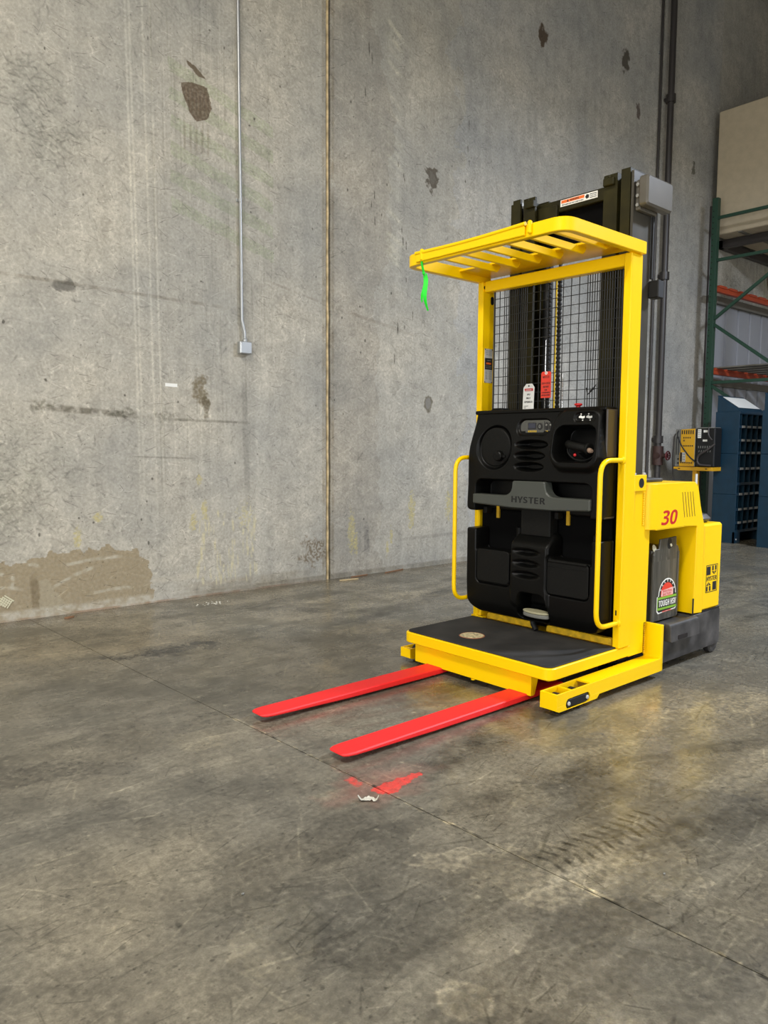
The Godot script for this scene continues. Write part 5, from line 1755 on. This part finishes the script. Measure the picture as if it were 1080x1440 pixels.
func tags() -> void:
	# white lock-out tag, curling at the top
	var t := on_truck("safety_tag", "white do-not-operate tag hanging on the wire screen above the black console", "tag")
	var b := MB.new()
	var N := 14
	var shape := func(i: int, j: int) -> Variant:
		var v := float(j) / N
		var u := float(i) / 8.0 - 0.5
		var hw := 0.038
		if v > 0.86: hw = 0.038 - 0.018 * (v - 0.86) / 0.14
		return Vector3(0.606 - 0.02 * v * v, 1.452 + v * 0.142, -0.630 + 0.020 * v * v + u * 2.0 * hw)
	b.grid(8, N, shape, -X)
	var back := func(i: int, j: int) -> Variant:
		var p: Vector3 = shape.call(8 - i, j)
		return p + X * 0.0012
	b.grid(8, N, back, X)
	var tg := part("tag_sheet", b, M.white, t)
	var rb := MB.new()
	rb.box(Vector3(0.5925, 1.562, -0.617), Vector3(0.0012, 0.014, 0.056), 0.0, Basis(Z, 0.22))
	part("red_band", rb, M.ink_red, tg)
	letters("DANGER", Vector3(0.5915, 1.562, -0.617), Z, Vector3(0.22, 1, 0).normalized(), 0.040, 0.008, M.white, tg)
	var lt := [["DO", 1.538, 0.020, -0.622], ["NOT", 1.518, 0.028, -0.625], ["OPERATE", 1.497, 0.056, -0.627]]
	for q in lt:
		letters(q[0], Vector3(0.6052 - 0.02 * ((q[1] - 1.452) / 0.142) ** 2, q[1], q[3]), Z, Vector3(0.15, 1, 0).normalized(), q[2], 0.012, M.ink, tg)
	letters("SIGNED BY", Vector3(0.6050, 1.473, -0.644), Z, Y, 0.030, 0.005, M.grey, tg)
	letters("DATE", Vector3(0.6052, 1.463, -0.652), Z, Y, 0.014, 0.005, M.grey, tg)
	var ho := MB.new()
	ho.lathe(Vector3(0.5862, 1.582, -0.612), -X, PackedVector2Array([Vector2(0.0045, 0.0), Vector2(0.0045, 0.0012), Vector2(0.0, 0.0012)]), 12)
	part("eyelet_hole", ho, M.black, tg)
	# red notice tag
	var r := on_truck("notice_tag", "red notice tag with black print hanging on the wire screen", "tag")
	var rm := MB.new()
	rm.plate(shift(pv([[-0.033, -0.071], [-0.033, 0.062], [-0.026, 0.071], [0.026, 0.071], [0.033, 0.062], [0.033, -0.071]]), Vector2(-0.500, 1.583)), Vector3(0.590, 0, 0), Z, Y, X * 0.0015, 0.0004)
	var rs := part("tag_sheet", rm, M.tag_red, r)
	var txt := [["NOTICE", 1.625, 0.042, 0.012], ["OFF-LOCK", 1.591, 0.052, 0.011], ["BATTERY", 1.572, 0.038, 0.010], ["OR", 1.555, 0.016, 0.009], ["CHARGER", 1.541, 0.052, 0.008], ["BEFORE WORK", 1.527, 0.054, 0.008]]
	for q in txt:
		letters(q[0], Vector3(0.5897, q[1], -0.500), Z, Y, q[2], q[3], M.ink, rs)
	var ey := MB.new()
	ey.lathe(Vector3(0.590, 1.646, -0.500), -X, PackedVector2Array([Vector2(0.0035, 0.001), Vector2(0.008, 0.0015), Vector2(0.009, 0.0)]), 14)
	part("eyelet", ey, M.white, rs)
	var lp := MB.new()
	lp.tube(PackedVector3Array([Vector3(0.588, 1.646, -0.500), Vector3(0.60, 1.668, -0.50), Vector3(0.628, 1.70, -0.50)]), 0.0015, 5)
	part("tie", lp, M.black, r)
	# green ribbon knotted to the guard
	var g := on_truck("green_ribbon", "bright green ribbon knotted to the front edge of the yellow overhead guard", "ribbon")
	for q in [[-0.878, 2.150, -0.874, 2.000, 0.018, 0.0], [-0.866, 2.150, -0.846, 1.955, 0.020, 1.0]]:
		var m := MB.new()
		var strip := func(i: int, j: int) -> Variant:
			var v := j / 12.0
			var u := i / 4.0 - 0.5
			var w: float = q[4] * (0.4 + 0.6 * smooth(0.0, 0.2, v))
			return Vector3(0.018 + 0.010 * sin(v * 5.0 + q[5] * 2.0) + 0.012 * u * sin(v * 4.0), lerpf(q[1], q[3], v), lerpf(q[0], q[2], v) + u * w + 0.005 * sin(v * 6.0))
		m.grid(4, 12, strip, -X)
		part("ribbon_tail", m, M.ribbon, g)
	var kn := MB.new()
	kn.tube(PackedVector3Array([Vector3(0.016, 2.262, -0.866), Vector3(-0.006, 2.245, -0.866), Vector3(-0.004, 2.196, -0.868), Vector3(0.010, 2.165, -0.872), Vector3(0.018, 2.148, -0.874)]), 0.006, 8)
	kn.box(Vector3(0.016, 2.150, -0.873), Vector3(0.016, 0.018, 0.018), 0.006)
	part("knot", kn, M.ribbon, g)

# ---------------------------------------------------------------- on the wall
func wall_fittings() -> void:
	var t := thing("conduit", "thin steel conduit running down the concrete wall to a small grey box", "conduit")
	var b := MB.new()
	b.tube(PackedVector3Array([Vector3(3.262, 8.95, 0.022), Vector3(3.275, 3.0, 0.022), Vector3(3.278, 2.28, 0.022), Vector3(3.298, 2.18, 0.030), Vector3(3.300, 2.09, 0.032)]), 0.012, 10)
	part("pipe", b, M.galv, t)
	for y in [3.24, 5.3]:
		var c := MB.new()
		c.b2(Vector3(3.245, y - 0.012, 0.0), Vector3(3.300, y + 0.012, 0.006), 0.002)
		c.tube(PackedVector3Array([Vector3(3.273, y - 0.012, 0.022), Vector3(3.273, y + 0.012, 0.022)]), 0.0155, 10)
		part("pipe_strap", c, M.galv, t)
	var j := MB.new()
	j.b2(Vector3(3.243, 1.998, 0.0), Vector3(3.352, 2.100, 0.055), 0.006)
	var jb := part("junction_box", j, M.galv, t, "small grey junction box")
	var jc := MB.new()
	jc.plate(shift(round_poly(0.098, 0.092, 0.008, 3), Vector2(3.2975, 2.049)), Vector3(0, 0, 0.055), X, Y, Z * 0.006, 0.002)
	part("box_cover", jc, M.galv, jb)
	for q in [[3.258, 2.088], [3.337, 2.010]]:
		var s := MB.new()
		s.lathe(Vector3(q[0], q[1], 0.061), Z, PackedVector2Array([Vector2(0.005, 0.0), Vector2(0.004, 0.002), Vector2(0.0, 0.002)]), 8)
		part("screw", s, M.steel, jb)
	var nut := MB.new()
	nut.lathe(Vector3(3.300, 2.098, 0.032), Y, PackedVector2Array([Vector2(0.020, 0.0), Vector2(0.020, 0.02), Vector2(0.013, 0.028)]), 8)
	part("lock_nut", nut, M.galv, jb)
	var l := thing("tape_strip", "short strip of white tape stuck on the bare concrete wall", "tape", Vector3(2.655, 1.710, 0.0))
	var lb := MB.new()
	lb.box(Vector3(0, 0, 0.001), Vector3(0.100, 0.026, 0.002), 0.0, Basis(Z, -0.02))
	part("strip", lb, M.white, l)
	var tp := thing("tape_scrap", "crumpled pale masking tape scrap low on the wall by the floor", "tape", Vector3(1.385, 0.155, 0.0))
	var tb := MB.new()
	for i in 5:
		tb.box(Vector3(0.014 * i - 0.02, 0.008 * i - 0.02, 0.003), Vector3(0.010, 0.075, 0.003), 0.0, Basis(Z, 0.9))
		tb.box(Vector3(0.014 * i - 0.02, -0.008 * i, 0.004), Vector3(0.008, 0.06, 0.003), 0.0, Basis(Z, -0.6))
	part("scrap", tb, M.offwhite, tp)
	# dark drain pipe with a valve, beyond the mast
	var d := thing("drain_pipe", "dark vertical fire sprinkler pipe with red valve wheel on the wall behind the mast", "pipe")
	var p := MB.new()
	p.tube(PackedVector3Array([Vector3(9.735, 8.95, 0.085), Vector3(9.735, 0.55, 0.085)]), 0.042, 16)
	part("riser", p, M.pipe_dark, d)
	for y in [1.35, 3.55, 5.85]:
		var c2 := MB.new()
		c2.tube(PackedVector3Array([Vector3(9.735, y - 0.05, 0.085), Vector3(9.735, y + 0.05, 0.085)]), 0.064, 16)
		c2.b2(Vector3(9.70, y - 0.02, 0.0), Vector3(9.77, y + 0.02, 0.05), 0.004)
		part("coupling", c2, M.pipe_dark, d)
	var v := MB.new()
	v.tube(PackedVector3Array([Vector3(9.735, 1.0, 0.085), Vector3(9.735, 1.26, 0.085)]), 0.072, 14)
	v.tube(PackedVector3Array([Vector3(9.735, 1.13, 0.085), Vector3(9.735, 1.13, 0.23)]), 0.03, 10)
	v.tube(PackedVector3Array([Vector3(9.66, 1.13, 0.1), Vector3(9.82, 1.13, 0.1)]), 0.045, 10)
	var vb := part("valve_body", v, mat(rgb8(66, 44, 38), 0.6), d)
	var hw := MB.new()
	var ring := PackedVector3Array()
	for i in 21:
		var a := TAU * i / 20.0
		ring.append(Vector3(9.735 + cos(a) * 0.058, 1.13 + sin(a) * 0.058, 0.235))
	hw.tube(ring, 0.009, 8, false)
	for k in 3:
		var a := PI * k / 3.0
		hw.tube(PackedVector3Array([Vector3(9.735 - cos(a) * 0.055, 1.13 - sin(a) * 0.055, 0.235), Vector3(9.735 + cos(a) * 0.055, 1.13 + sin(a) * 0.055, 0.235)]), 0.007, 6)
	part("hand_wheel", hw, mat(rgb8(104, 40, 44), 0.5), vb, "small red hand wheel")
	var s2 := thing("thin_conduit", "slim dark conduit beside the dark sprinkler pipe on the wall", "conduit")
	var sb := MB.new()
	sb.tube(PackedVector3Array([Vector3(9.56, 8.95, 0.03), Vector3(9.56, 0.4, 0.03)]), 0.016, 10)
	part("pipe", sb, M.pipe_dark, s2)
	for y in [2.2, 4.4, 6.4]:
		var st := MB.new()
		st.b2(Vector3(9.52, y - 0.015, 0.0), Vector3(9.60, y + 0.015, 0.012), 0.003)
		part("pipe_strap", st, M.galv, s2)
	# perforated strut and corrugated sheet at the far end of the wall
	var ps := thing("perforated_strut", "dark perforated steel strut upright on the wall left of the green rack post", "strut")
	var pb := MB.new()
	pb.b2(Vector3(11.06, 0.0, 0.0), Vector3(11.15, 4.75, 0.035), 0.004)
	part("channel", pb, M.pipe_dark, ps)
	var hol := MB.new()
	for i in 46:
		hol.b2(Vector3(11.09, 0.12 + i * 0.10, 0.035), Vector3(11.12, 0.165 + i * 0.10, 0.0365), 0.0)
	var hp := part("slot_row", hol, M.galv, ps)
	hp.set_meta("kind", "stuff")
	var cs := thing("corrugated_sheet", "grey corrugated metal wall sheet seen through the bay of the green rack", "metal sheet")
	var cm := MB.new()
	var prof := PackedVector2Array()
	var x := 11.22
	while x < 15.4:
		prof.append(Vector2(x, 0.055)); prof.append(Vector2(x + 0.33, 0.055)); prof.append(Vector2(x + 0.345, 0.006)); prof.append(Vector2(x + 0.385, 0.006))
		x += 0.40
	for i in prof.size() - 1:
		var a := prof[i]
		var c := prof[i + 1]
		cm.quad(Vector3(a.x, 0.0, a.y), Vector3(c.x, 0.0, c.y), Vector3(c.x, 3.36, c.y), Vector3(a.x, 3.36, a.y), Z)
	part("sheet", cm, M.corrugated, cs)
	var led := MB.new()
	led.b2(Vector3(11.18, 3.36, 0.0), Vector3(15.4, 3.47, 0.12), 0.006)
	led.b2(Vector3(11.18, 2.16, 0.02), Vector3(15.4, 2.26, 0.10), 0.006)
	part("girt", led, M.beige_dark, cs)

# ---------------------------------------------------------------- far right
func bin_cabinet(at: Vector3, label: String) -> void:
	var t := thing("bin_cabinet", label, "cabinet", at, 0.0, "blue bin cabinets")
	var L := 0.74
	var D := 0.315
	var H := 1.71
	for x in [0.0, L - 0.015]:
		for k in 3:
			var y0: float = [0.0, 0.64, 1.17][k]
			var y1: float = [0.636, 1.166, H][k]
			var s := MB.new()
			s.b2(Vector3(x, y0, 0.0), Vector3(x + 0.015, y1, D), 0.002)
			part("side_panel", s, M.blue, t)
		var tri := MB.new()
		tri.plate(pv([[0.02, H], [0.02, H + 0.21], [D, H]]), Vector3(x, 0, 0), Z, Y, X * 0.015, 0.001)
		part("top_gable", tri, M.blue, t)
	var bk := MB.new()
	bk.b2(Vector3(0.015, 0.0, 0.0), Vector3(L - 0.015, H, 0.012), 0.001)
	part("back_panel", bk, M.blue_dark, t)
	var top := MB.new()
	top.plate(pv([[0.015, H + 0.216], [D + 0.004, H + 0.005], [D + 0.004, H - 0.02], [0.015, H + 0.195]]), Vector3(0.002, 0, 0), Z, Y, X * (L - 0.004), 0.002)
	var tp := part("sloping_top", top, M.blue, t)
	var tin := MB.new()
	tin.plate(pv([[0.045, H + 0.2005], [0.260, H + 0.0545], [0.258, H + 0.0515], [0.043, H + 0.1975]]), Vector3(0.09, 0, 0), Z, Y, X * (L - 0.13), 0.0)
	part("paper_sheet", tin, M.white, tp, "white sheet on the sloping top")
	var ys := [0.16, 0.272, 0.446, 0.645, 0.78, 0.977, 1.181, 1.344, 1.519, 1.70]
	for y in ys:
		var sh := MB.new()
		sh.b2(Vector3(0.015, y - 0.012, 0.012), Vector3(L - 0.015, y, D - 0.004), 0.001)
		sh.b2(Vector3(0.015, y - 0.022, D - 0.012), Vector3(L - 0.015, y + 0.012, D - 0.002), 0.001)
		part("shelf", sh, M.blue, t)
	for k in 4:
		var xx := 0.075 + k * 0.158
		var dv := MB.new()
		dv.b2(Vector3(xx, 0.16, 0.012), Vector3(xx + 0.006, 1.70, D - 0.006), 0.001)
		part("divider", dv, M.blue, t)
	for y in [0.272, 0.446, 0.645, 0.977, 1.181, 1.344, 1.519]:
		for k in 4:
			var c := MB.new()
			c.b2(Vector3(0.085 + k * 0.158, y - 0.018, D - 0.002), Vector3(0.085 + k * 0.158 + 0.085, y + 0.010, D + 0.0015), 0.0)
			part("label_card", c, M.light_grey, t)
	var kick := MB.new()
	kick.b2(Vector3(0.0, 0.0, D - 0.03), Vector3(0.16, 0.15, D), 0.002)
	kick.b2(Vector3(L - 0.06, 0.0, D - 0.03), Vector3(L, 0.15, D), 0.002)
	var kp := part("foot_panel", kick, M.blue, t)
	var bo := MB.new()
	bo.lathe(Vector3(0.05, 0.05, D), Z, PackedVector2Array([Vector2(0.012, 0.0), Vector2(0.010, 0.005), Vector2(0.0, 0.006)]), 10)
	part("foot_bolt", bo, M.light_grey, kp)

func background() -> void:
	bin_cabinet(Vector3(9.88, 0, 0.810), "blue steel parts-bin cabinet with pale label cards beside the battery charger")
	bin_cabinet(Vector3(9.77, 0, 1.460), "blue steel bin cabinet cut off by the right edge of the photo")
	# pallet rack: upright frame with braces, two orange beams, deck bars
	var r := thing("pallet_rack", "green pallet rack upright with orange beams at the far right of the wall", "pallet rack", Vector3(0, 0, 0))
	for z in [0.285, 1.42]:
		var p := MB.new()
		p.b2(Vector3(10.66, 0.0, z - 0.04), Vector3(10.735, 4.72, z - 0.035), 0.001)
		p.b2(Vector3(10.66, 0.0, z + 0.035), Vector3(10.735, 4.72, z + 0.04), 0.001)
		p.b2(Vector3(10.655, 0.0, z - 0.04), Vector3(10.662, 4.72, z + 0.04), 0.001)
		var po := part("rack_post", p, M.green, r)
		var ho := MB.new()
		for i in 56:
			ho.lathe(Vector3(10.6545, 0.25 + i * 0.078, z - 0.018), -X, PackedVector2Array([Vector2(0.010, 0.0), Vector2(0.010, 0.0006), Vector2(0.0, 0.0006)]), 6)
		var hh := part("post_holes", ho, M.black, po)
		hh.set_meta("kind", "stuff")
		var fp := MB.new()
		fp.b2(Vector3(10.62, 0.0, z - 0.07), Vector3(10.76, 0.01, z + 0.07), 0.002)
		part("foot_plate", fp, M.green, po)
	for q in [[4.45, 0.32, 4.45, 1.38], [3.87, 0.32, 3.87, 1.38], [3.06, 0.32, 3.80, 1.38], [2.98, 0.32, 2.20, 1.38], [2.165, 0.32, 2.165, 1.38], [2.12, 0.32, 1.40, 1.38], [1.30, 0.32, 1.30, 1.38], [1.25, 0.32, 0.4, 1.38]]:
		var b := MB.new()
		var a := Vector3(10.70, q[0], q[1])
		var c := Vector3(10.70, q[2], q[3])
		var d := (c - a).normalized()
		b.box((a + c) * 0.5, Vector3(0.035, 0.042, (c - a).length()), 0.003, Basis(X, X.cross(d) * -1.0, d) if false else Basis(X, d.cross(X), d))
		part("brace", b, M.green, r)
	for q in [[3.49, 0.285], [2.33, 0.285]]:
		var bm := MB.new()
		bm.b2(Vector3(10.74, q[0] - 0.040, q[1] - 0.03), Vector3(13.9, q[0] + 0.025, q[1] + 0.03), 0.006)
		var be := part("beam", bm, M.rack_orange, r, "orange rack beam")
		for k in 9:
			var sp := MB.new()
			var xx := 10.79 + k * 0.32
			sp.plate(fillet2(pv([[xx, q[0] + 0.02], [xx + 0.02, q[0] + 0.055], [xx + 0.24, q[0] + 0.055], [xx + 0.26, q[0] + 0.02]]), [0, 0.02, 0.02, 0], 3), Vector3(0, 0, q[1] - 0.028), X, Y, Z * 0.07, 0.002)
			part("deck_hook", sp, M.rack_orange, be)
	for k in 9:
		var dk := MB.new()
		var xx := 10.82 + k * 0.32
		dk.b2(Vector3(xx, 2.375, 0.26), Vector3(xx + 0.22, 2.395, 1.40), 0.002)
		part("deck_board", dk, M.beige_dark, r)
	# big beige carton above
	var bx := thing("storage_box", "large beige box stored high at the far right behind the rack post", "box", Vector3(11.0, 0, 0))
	var c2 := MB.new()
	c2.b2(Vector3(0.0, 4.30, 0.115), Vector3(2.6, 6.02, 2.6), 0.012)
	part("box_body", c2, M.beige, bx)
	var sm := MB.new()
	for z in [0.45, 1.2]:
		sm.b2(Vector3(0.02, 4.285, z), Vector3(2.58, 4.302, z + 0.05), 0.002)
	part("seam_tape", sm, M.beige_dark, bx)
	var hold := MB.new()
	hold.b2(Vector3(0.3, 4.18, 0.02), Vector3(0.4, 4.29, 2.5), 0.004)
	hold.b2(Vector3(2.2, 4.18, 0.02), Vector3(2.3, 4.29, 2.5), 0.004)
	hold.b2(Vector3(0.3, 4.18, 0.02), Vector3(2.3, 4.29, 0.10), 0.004)
	part("support_frame", hold, M.pipe_dark, bx)
	# roof brace in the dark upper corner
	var rf := thing("roof_brace", "dark steel roof brace crossing the upper right corner", "brace")
	var rb := MB.new()
	rb.tube(PackedVector3Array([Vector3(11.3, 8.9, 0.2), Vector3(13.6, 7.2, 0.2)]), 0.06, 10)
	part("brace_bar", rb, M.mast_dark, rf)
	charger()

func charger() -> void:
	var x := 9.65
	var t := thing("charger_stand", "yellow steel stand under the battery charger beside the blue cabinet", "stand")
	var b := MB.new()
	b.plate(pv([[0.375, 0.985], [0.91, 0.988], [0.91, 0.940], [0.44, 0.940], [0.425, 0.955], [0.375, 0.957]]), Vector3(x - 0.01, 0, 0), Z, Y, X * 0.24, 0.003)
	part("shelf", b, M.charger_yellow, t)
	var h := MB.new()
	for z in [0.455, 0.83]:
		h.plate(shift(round_poly(0.03, 0.012, 0.005, 3), Vector2(z, 0.965)), Vector3(x - 0.0115, 0, 0), Z, Y, X * 0.002, 0.0)
	part("bolt_slot", h, M.black, t).set_meta("kind", "stuff")
	for z in [0.63]:
		var l := MB.new()
		l.b2(Vector3(x + 0.02, 0.0, z), Vector3(x + 0.10, 0.942, z + 0.058), 0.003)
		l.b2(Vector3(x + 0.01, 0.0, z - 0.15), Vector3(x + 0.18, 0.012, z + 0.2), 0.002)
		part("leg", l, M.charger_yellow, t)
	var cp := thing("white_conduit", "short white plastic conduit beside the leg of the yellow stand", "conduit")
	var cb := MB.new()
	cb.tube(PackedVector3Array([Vector3(x - 0.03, 0.0, 0.715), Vector3(x - 0.03, 0.90, 0.715)]), 0.016, 10)
	part("pipe", cb, M.white, cp)
	# yellow fronted charger
	var c := thing("battery_charger", "yellow and grey battery charger on the yellow stand by the wall", "battery charger")
	var g := MB.new()
	g.b2(Vector3(x + 0.005, 0.990, 0.382), Vector3(x + 0.20, 1.488, 0.655), 0.006)
	part("housing", g, M.grey, c)
	var y := MB.new()
	y.plate(pv([[0.450, 0.995], [0.655, 0.995], [0.657, 1.492], [0.462, 1.480], [0.462, 1.18], [0.450, 1.17]]), Vector3(x - 0.004, 0, 0), Z, Y, X * 0.010, 0.002)
	var yp := part("front_panel", y, M.charger_yellow, c, "yellow front panel with black slots")
	var s := MB.new()
	for k in 6:
		s.box(Vector3(x - 0.0045, 1.445, 0.482 + k * 0.030), Vector3(0.002, 0.052, 0.015), 0.0)
		s.box(Vector3(x - 0.0045, 1.265, 0.482 + k * 0.029), Vector3(0.002, 0.018, 0.017), 0.0)
		s.box(Vector3(x - 0.0045, 1.042, 0.476 + k * 0.029), Vector3(0.002, 0.018, 0.017), 0.0)
	for k in 4:
		s.box(Vector3(x - 0.0045, 1.372, 0.506 + k * 0.029), Vector3(0.002, 0.018, 0.016), 0.0)
	s.box(Vector3(x - 0.0045, 1.115, 0.474), Vector3(0.002, 0.125, 0.028), 0.0)
	part("vent_slots", s, M.ink, yp).set_meta("kind", "stuff")
	var kk := MB.new()
	kk.box(Vector3(x - 0.0045, 1.335, 0.508), Vector3(0.002, 0.022, 0.024), 0.0)
	part("badge", kk, mat(rgb8(110, 84, 40), 0.5), yp)
	var lb := MB.new()
	lb.box(Vector3(x - 0.0045, 1.115, 0.514), Vector3(0.002, 0.125, 0.046), 0.0)
	part("data_label", lb, M.light_grey, yp)
	for k in 3:
		letters("DC 24V 60A", Vector3(x - 0.0058, 1.155 - k * 0.035, 0.514), Z, Y, 0.036, 0.010, M.ink, yp)
	var sl := MB.new()
	for z in [0.402, 0.430]:
		sl.box(Vector3(x + 0.005, 1.265, z), Vector3(0.003, 0.24, 0.012), 0.0)
	for yy in [1.09, 1.035]:
		sl.lathe(Vector3(x + 0.005, yy, 0.43), -X, PackedVector2Array([Vector2(0.013, 0.0), Vector2(0.012, 0.004), Vector2(0.0, 0.005)]), 12)
	part("grille_slots", sl, M.ink, c).set_meta("kind", "stuff")
	var cab := MB.new()
	cab.tube(fillet3(PackedVector3Array([Vector3(x - 0.005, 1.46, 0.425), Vector3(x - 0.04, 1.42, 0.418), Vector3(x - 0.045, 1.25, 0.505), Vector3(x - 0.045, 1.10, 0.63), Vector3(x - 0.03, 1.04, 0.73)]), 0.06), 0.009, 8)
	part("power_cable", cab, M.black, c)
	var loop := MB.new()
	loop.tube(fillet3(PackedVector3Array([Vector3(x + 0.05, 1.44, 0.382), Vector3(x + 0.03, 1.42, 0.35), Vector3(x + 0.03, 1.10, 0.335), Vector3(x + 0.05, 0.85, 0.34), Vector3(x + 0.06, 0.4, 0.42)]), 0.05), 0.008, 8)
	part("wall_cable", loop, M.pipe_dark, c)
	# second, black charger
	var d := thing("black_charger", "black battery charger with white labels between yellow charger and blue cabinet", "battery charger")
	var e := MB.new()
	e.b2(Vector3(x + 0.01, 0.990, 0.668), Vector3(x + 0.20, 1.50, 0.920), 0.012)
	part("housing", e, M.black, d)
	var rim := MB.new()
	rim.b2(Vector3(x + 0.004, 1.492, 0.672), Vector3(x + 0.20, 1.506, 0.905), 0.005)
	part("top_rim", rim, M.grey, d)
	var wl := MB.new()
	wl.box(Vector3(x + 0.009, 1.425, 0.712), Vector3(0.002, 0.115, 0.046), 0.0)
	wl.box(Vector3(x + 0.009, 1.455, 0.800), Vector3(0.002, 0.03, 0.065), 0.0)
	wl.box(Vector3(x + 0.009, 1.335, 0.790), Vector3(0.002, 0.026, 0.060), 0.0)
	var wp := part("label", wl, M.white, d, "white labels")
	for k in 4:
		letters("No. %d" % (41 + k), Vector3(x + 0.0075, 1.462 - k * 0.024, 0.712), Z, Y, 0.030, 0.012, M.ink, wp)
	var vs := MB.new()
	for k in 6:
		vs.box(Vector3(x + 0.009, 1.25, 0.705 + k * 0.030), Vector3(0.003, 0.030, 0.010), 0.0)
		vs.box(Vector3(x + 0.009, 1.195, 0.715 + k * 0.030), Vector3(0.003, 0.026, 0.008), 0.0, Basis(X, 0.3))
	part("vent_slots", vs, M.grey, d).set_meta("kind", "stuff")
	var lc := MB.new()
	lc.tube(fillet3(PackedVector3Array([Vector3(x - 0.005, 1.29, 0.93), Vector3(x - 0.05, 1.21, 0.85), Vector3(x - 0.05, 1.13, 0.72), Vector3(x - 0.05, 1.02, 0.73), Vector3(x - 0.03, 1.01, 0.90)]), 0.06), 0.013, 8)
	part("charging_cable", lc, mat(rgb8(60, 54, 52), 0.6), d)
	var lc2 := MB.new()
	lc2.tube(fillet3(PackedVector3Array([Vector3(x - 0.0, 1.50, 0.84), Vector3(x - 0.02, 1.40, 0.845), Vector3(x - 0.02, 1.34, 0.90)]), 0.04), 0.010, 8)
	part("lead", lc2, M.pipe_dark, d)

# ---------------------------------------------------------------- small things on the floor
func floor_bits() -> void:
	var t := thing("paper_scrap", "crumpled white paper scrap with torn ends on the floor by the red patch", "litter", Vector3(1.648, 0.0, 3.702), -0.72)
	var b := MB.new()
	var r := RandomNumberGenerator.new()
	r.seed = 3
	var hs := []
	for i in 70: hs.append(r.randf())
	var f := func(i: int, j: int) -> Variant:
		var u := i / 12.0
		var v := j / 4.0 - 0.5
		var w := 0.022 * (1.0 - absf(u - 0.5) * 1.2) + 0.006
		return Vector3((u - 0.5) * 0.074, 0.002 + 0.007 * hs[j * 13 + i] + 0.012 * maxf(0.0, absf(u - 0.5) - 0.36) / 0.14, v * w + 0.006 * sin(u * 9.0))
	b.grid_sign = -1.0
	b.grid(12, 4, f, Y)
	part("crumpled_sheet", b, M.paper, t)
	var n := 0
	for q in [[4.50, 0.06, 0.22, 0.012, 0.1, "longest brown wood splinter lying along the wall base right of the joint"], [4.95, 0.05, 0.30, 0.010, 0.2, "thin brown wood splinter by the wall base further right of the joint"], [4.30, 0.16, 0.20, 0.016, -0.15, "pale wood splinter on the floor just right of the wall joint"], [1.78, 0.14, 0.08, 0.02, 0.3, "dark wood chip on the floor below the tan wall patch"]]:
		var s := thing("wood_splinter", q[5], "wood scrap", Vector3(q[0], 0.0, q[1]), q[4], "wood scraps along the wall")
		var m := MB.new()
		m.plate(pv([[-q[2] / 2, 0.0], [-q[2] / 4, q[3]], [q[2] / 3, q[3] * 0.8], [q[2] / 2, q[3] * 0.2], [q[2] / 4, -q[3] * 0.4], [-q[2] / 3, -q[3] * 0.5]]), Vector3(0, 0.0, 0), X, Z, Y * 0.012, 0.002)
		part("splinter", m, M.wood if n != 2 else mat(rgb8(190, 168, 128), 0.8), s)
		n += 1
	var pc := thing("plaster_crumbs", "scatter of white plaster crumbs on the floor near the wall left of the joint", "debris", Vector3(2.80, 0, 0.33))
	pc.set_meta("kind", "stuff")
	var pm := MB.new()
	for i in 26:
		var s := r.randf_range(0.005, 0.018)
		pm.box(Vector3(r.randfn() * 0.06, s * 0.3, r.randfn() * 0.03), Vector3(s, s * 0.6, s * 0.8), s * 0.2, Basis(Y, r.randf() * 3.0))
	part("crumbs", pm, M.paper, pc)
	var lab := [[1.02, 3.92, "tiny white chip of concrete on the bare floor in the left foreground"], [2.02, 4.62, "small pale pebble of concrete near the floor joint in the right foreground"]]
	for q in lab:
		var s := thing("concrete_chip", q[2], "debris", Vector3(q[0], 0.0, q[1]), 0.4)
		var m := MB.new()
		m.box(Vector3(0, 0.003, 0), Vector3(0.008, 0.004, 0.006), 0.001)
		part("chip", m, M.grey, s)
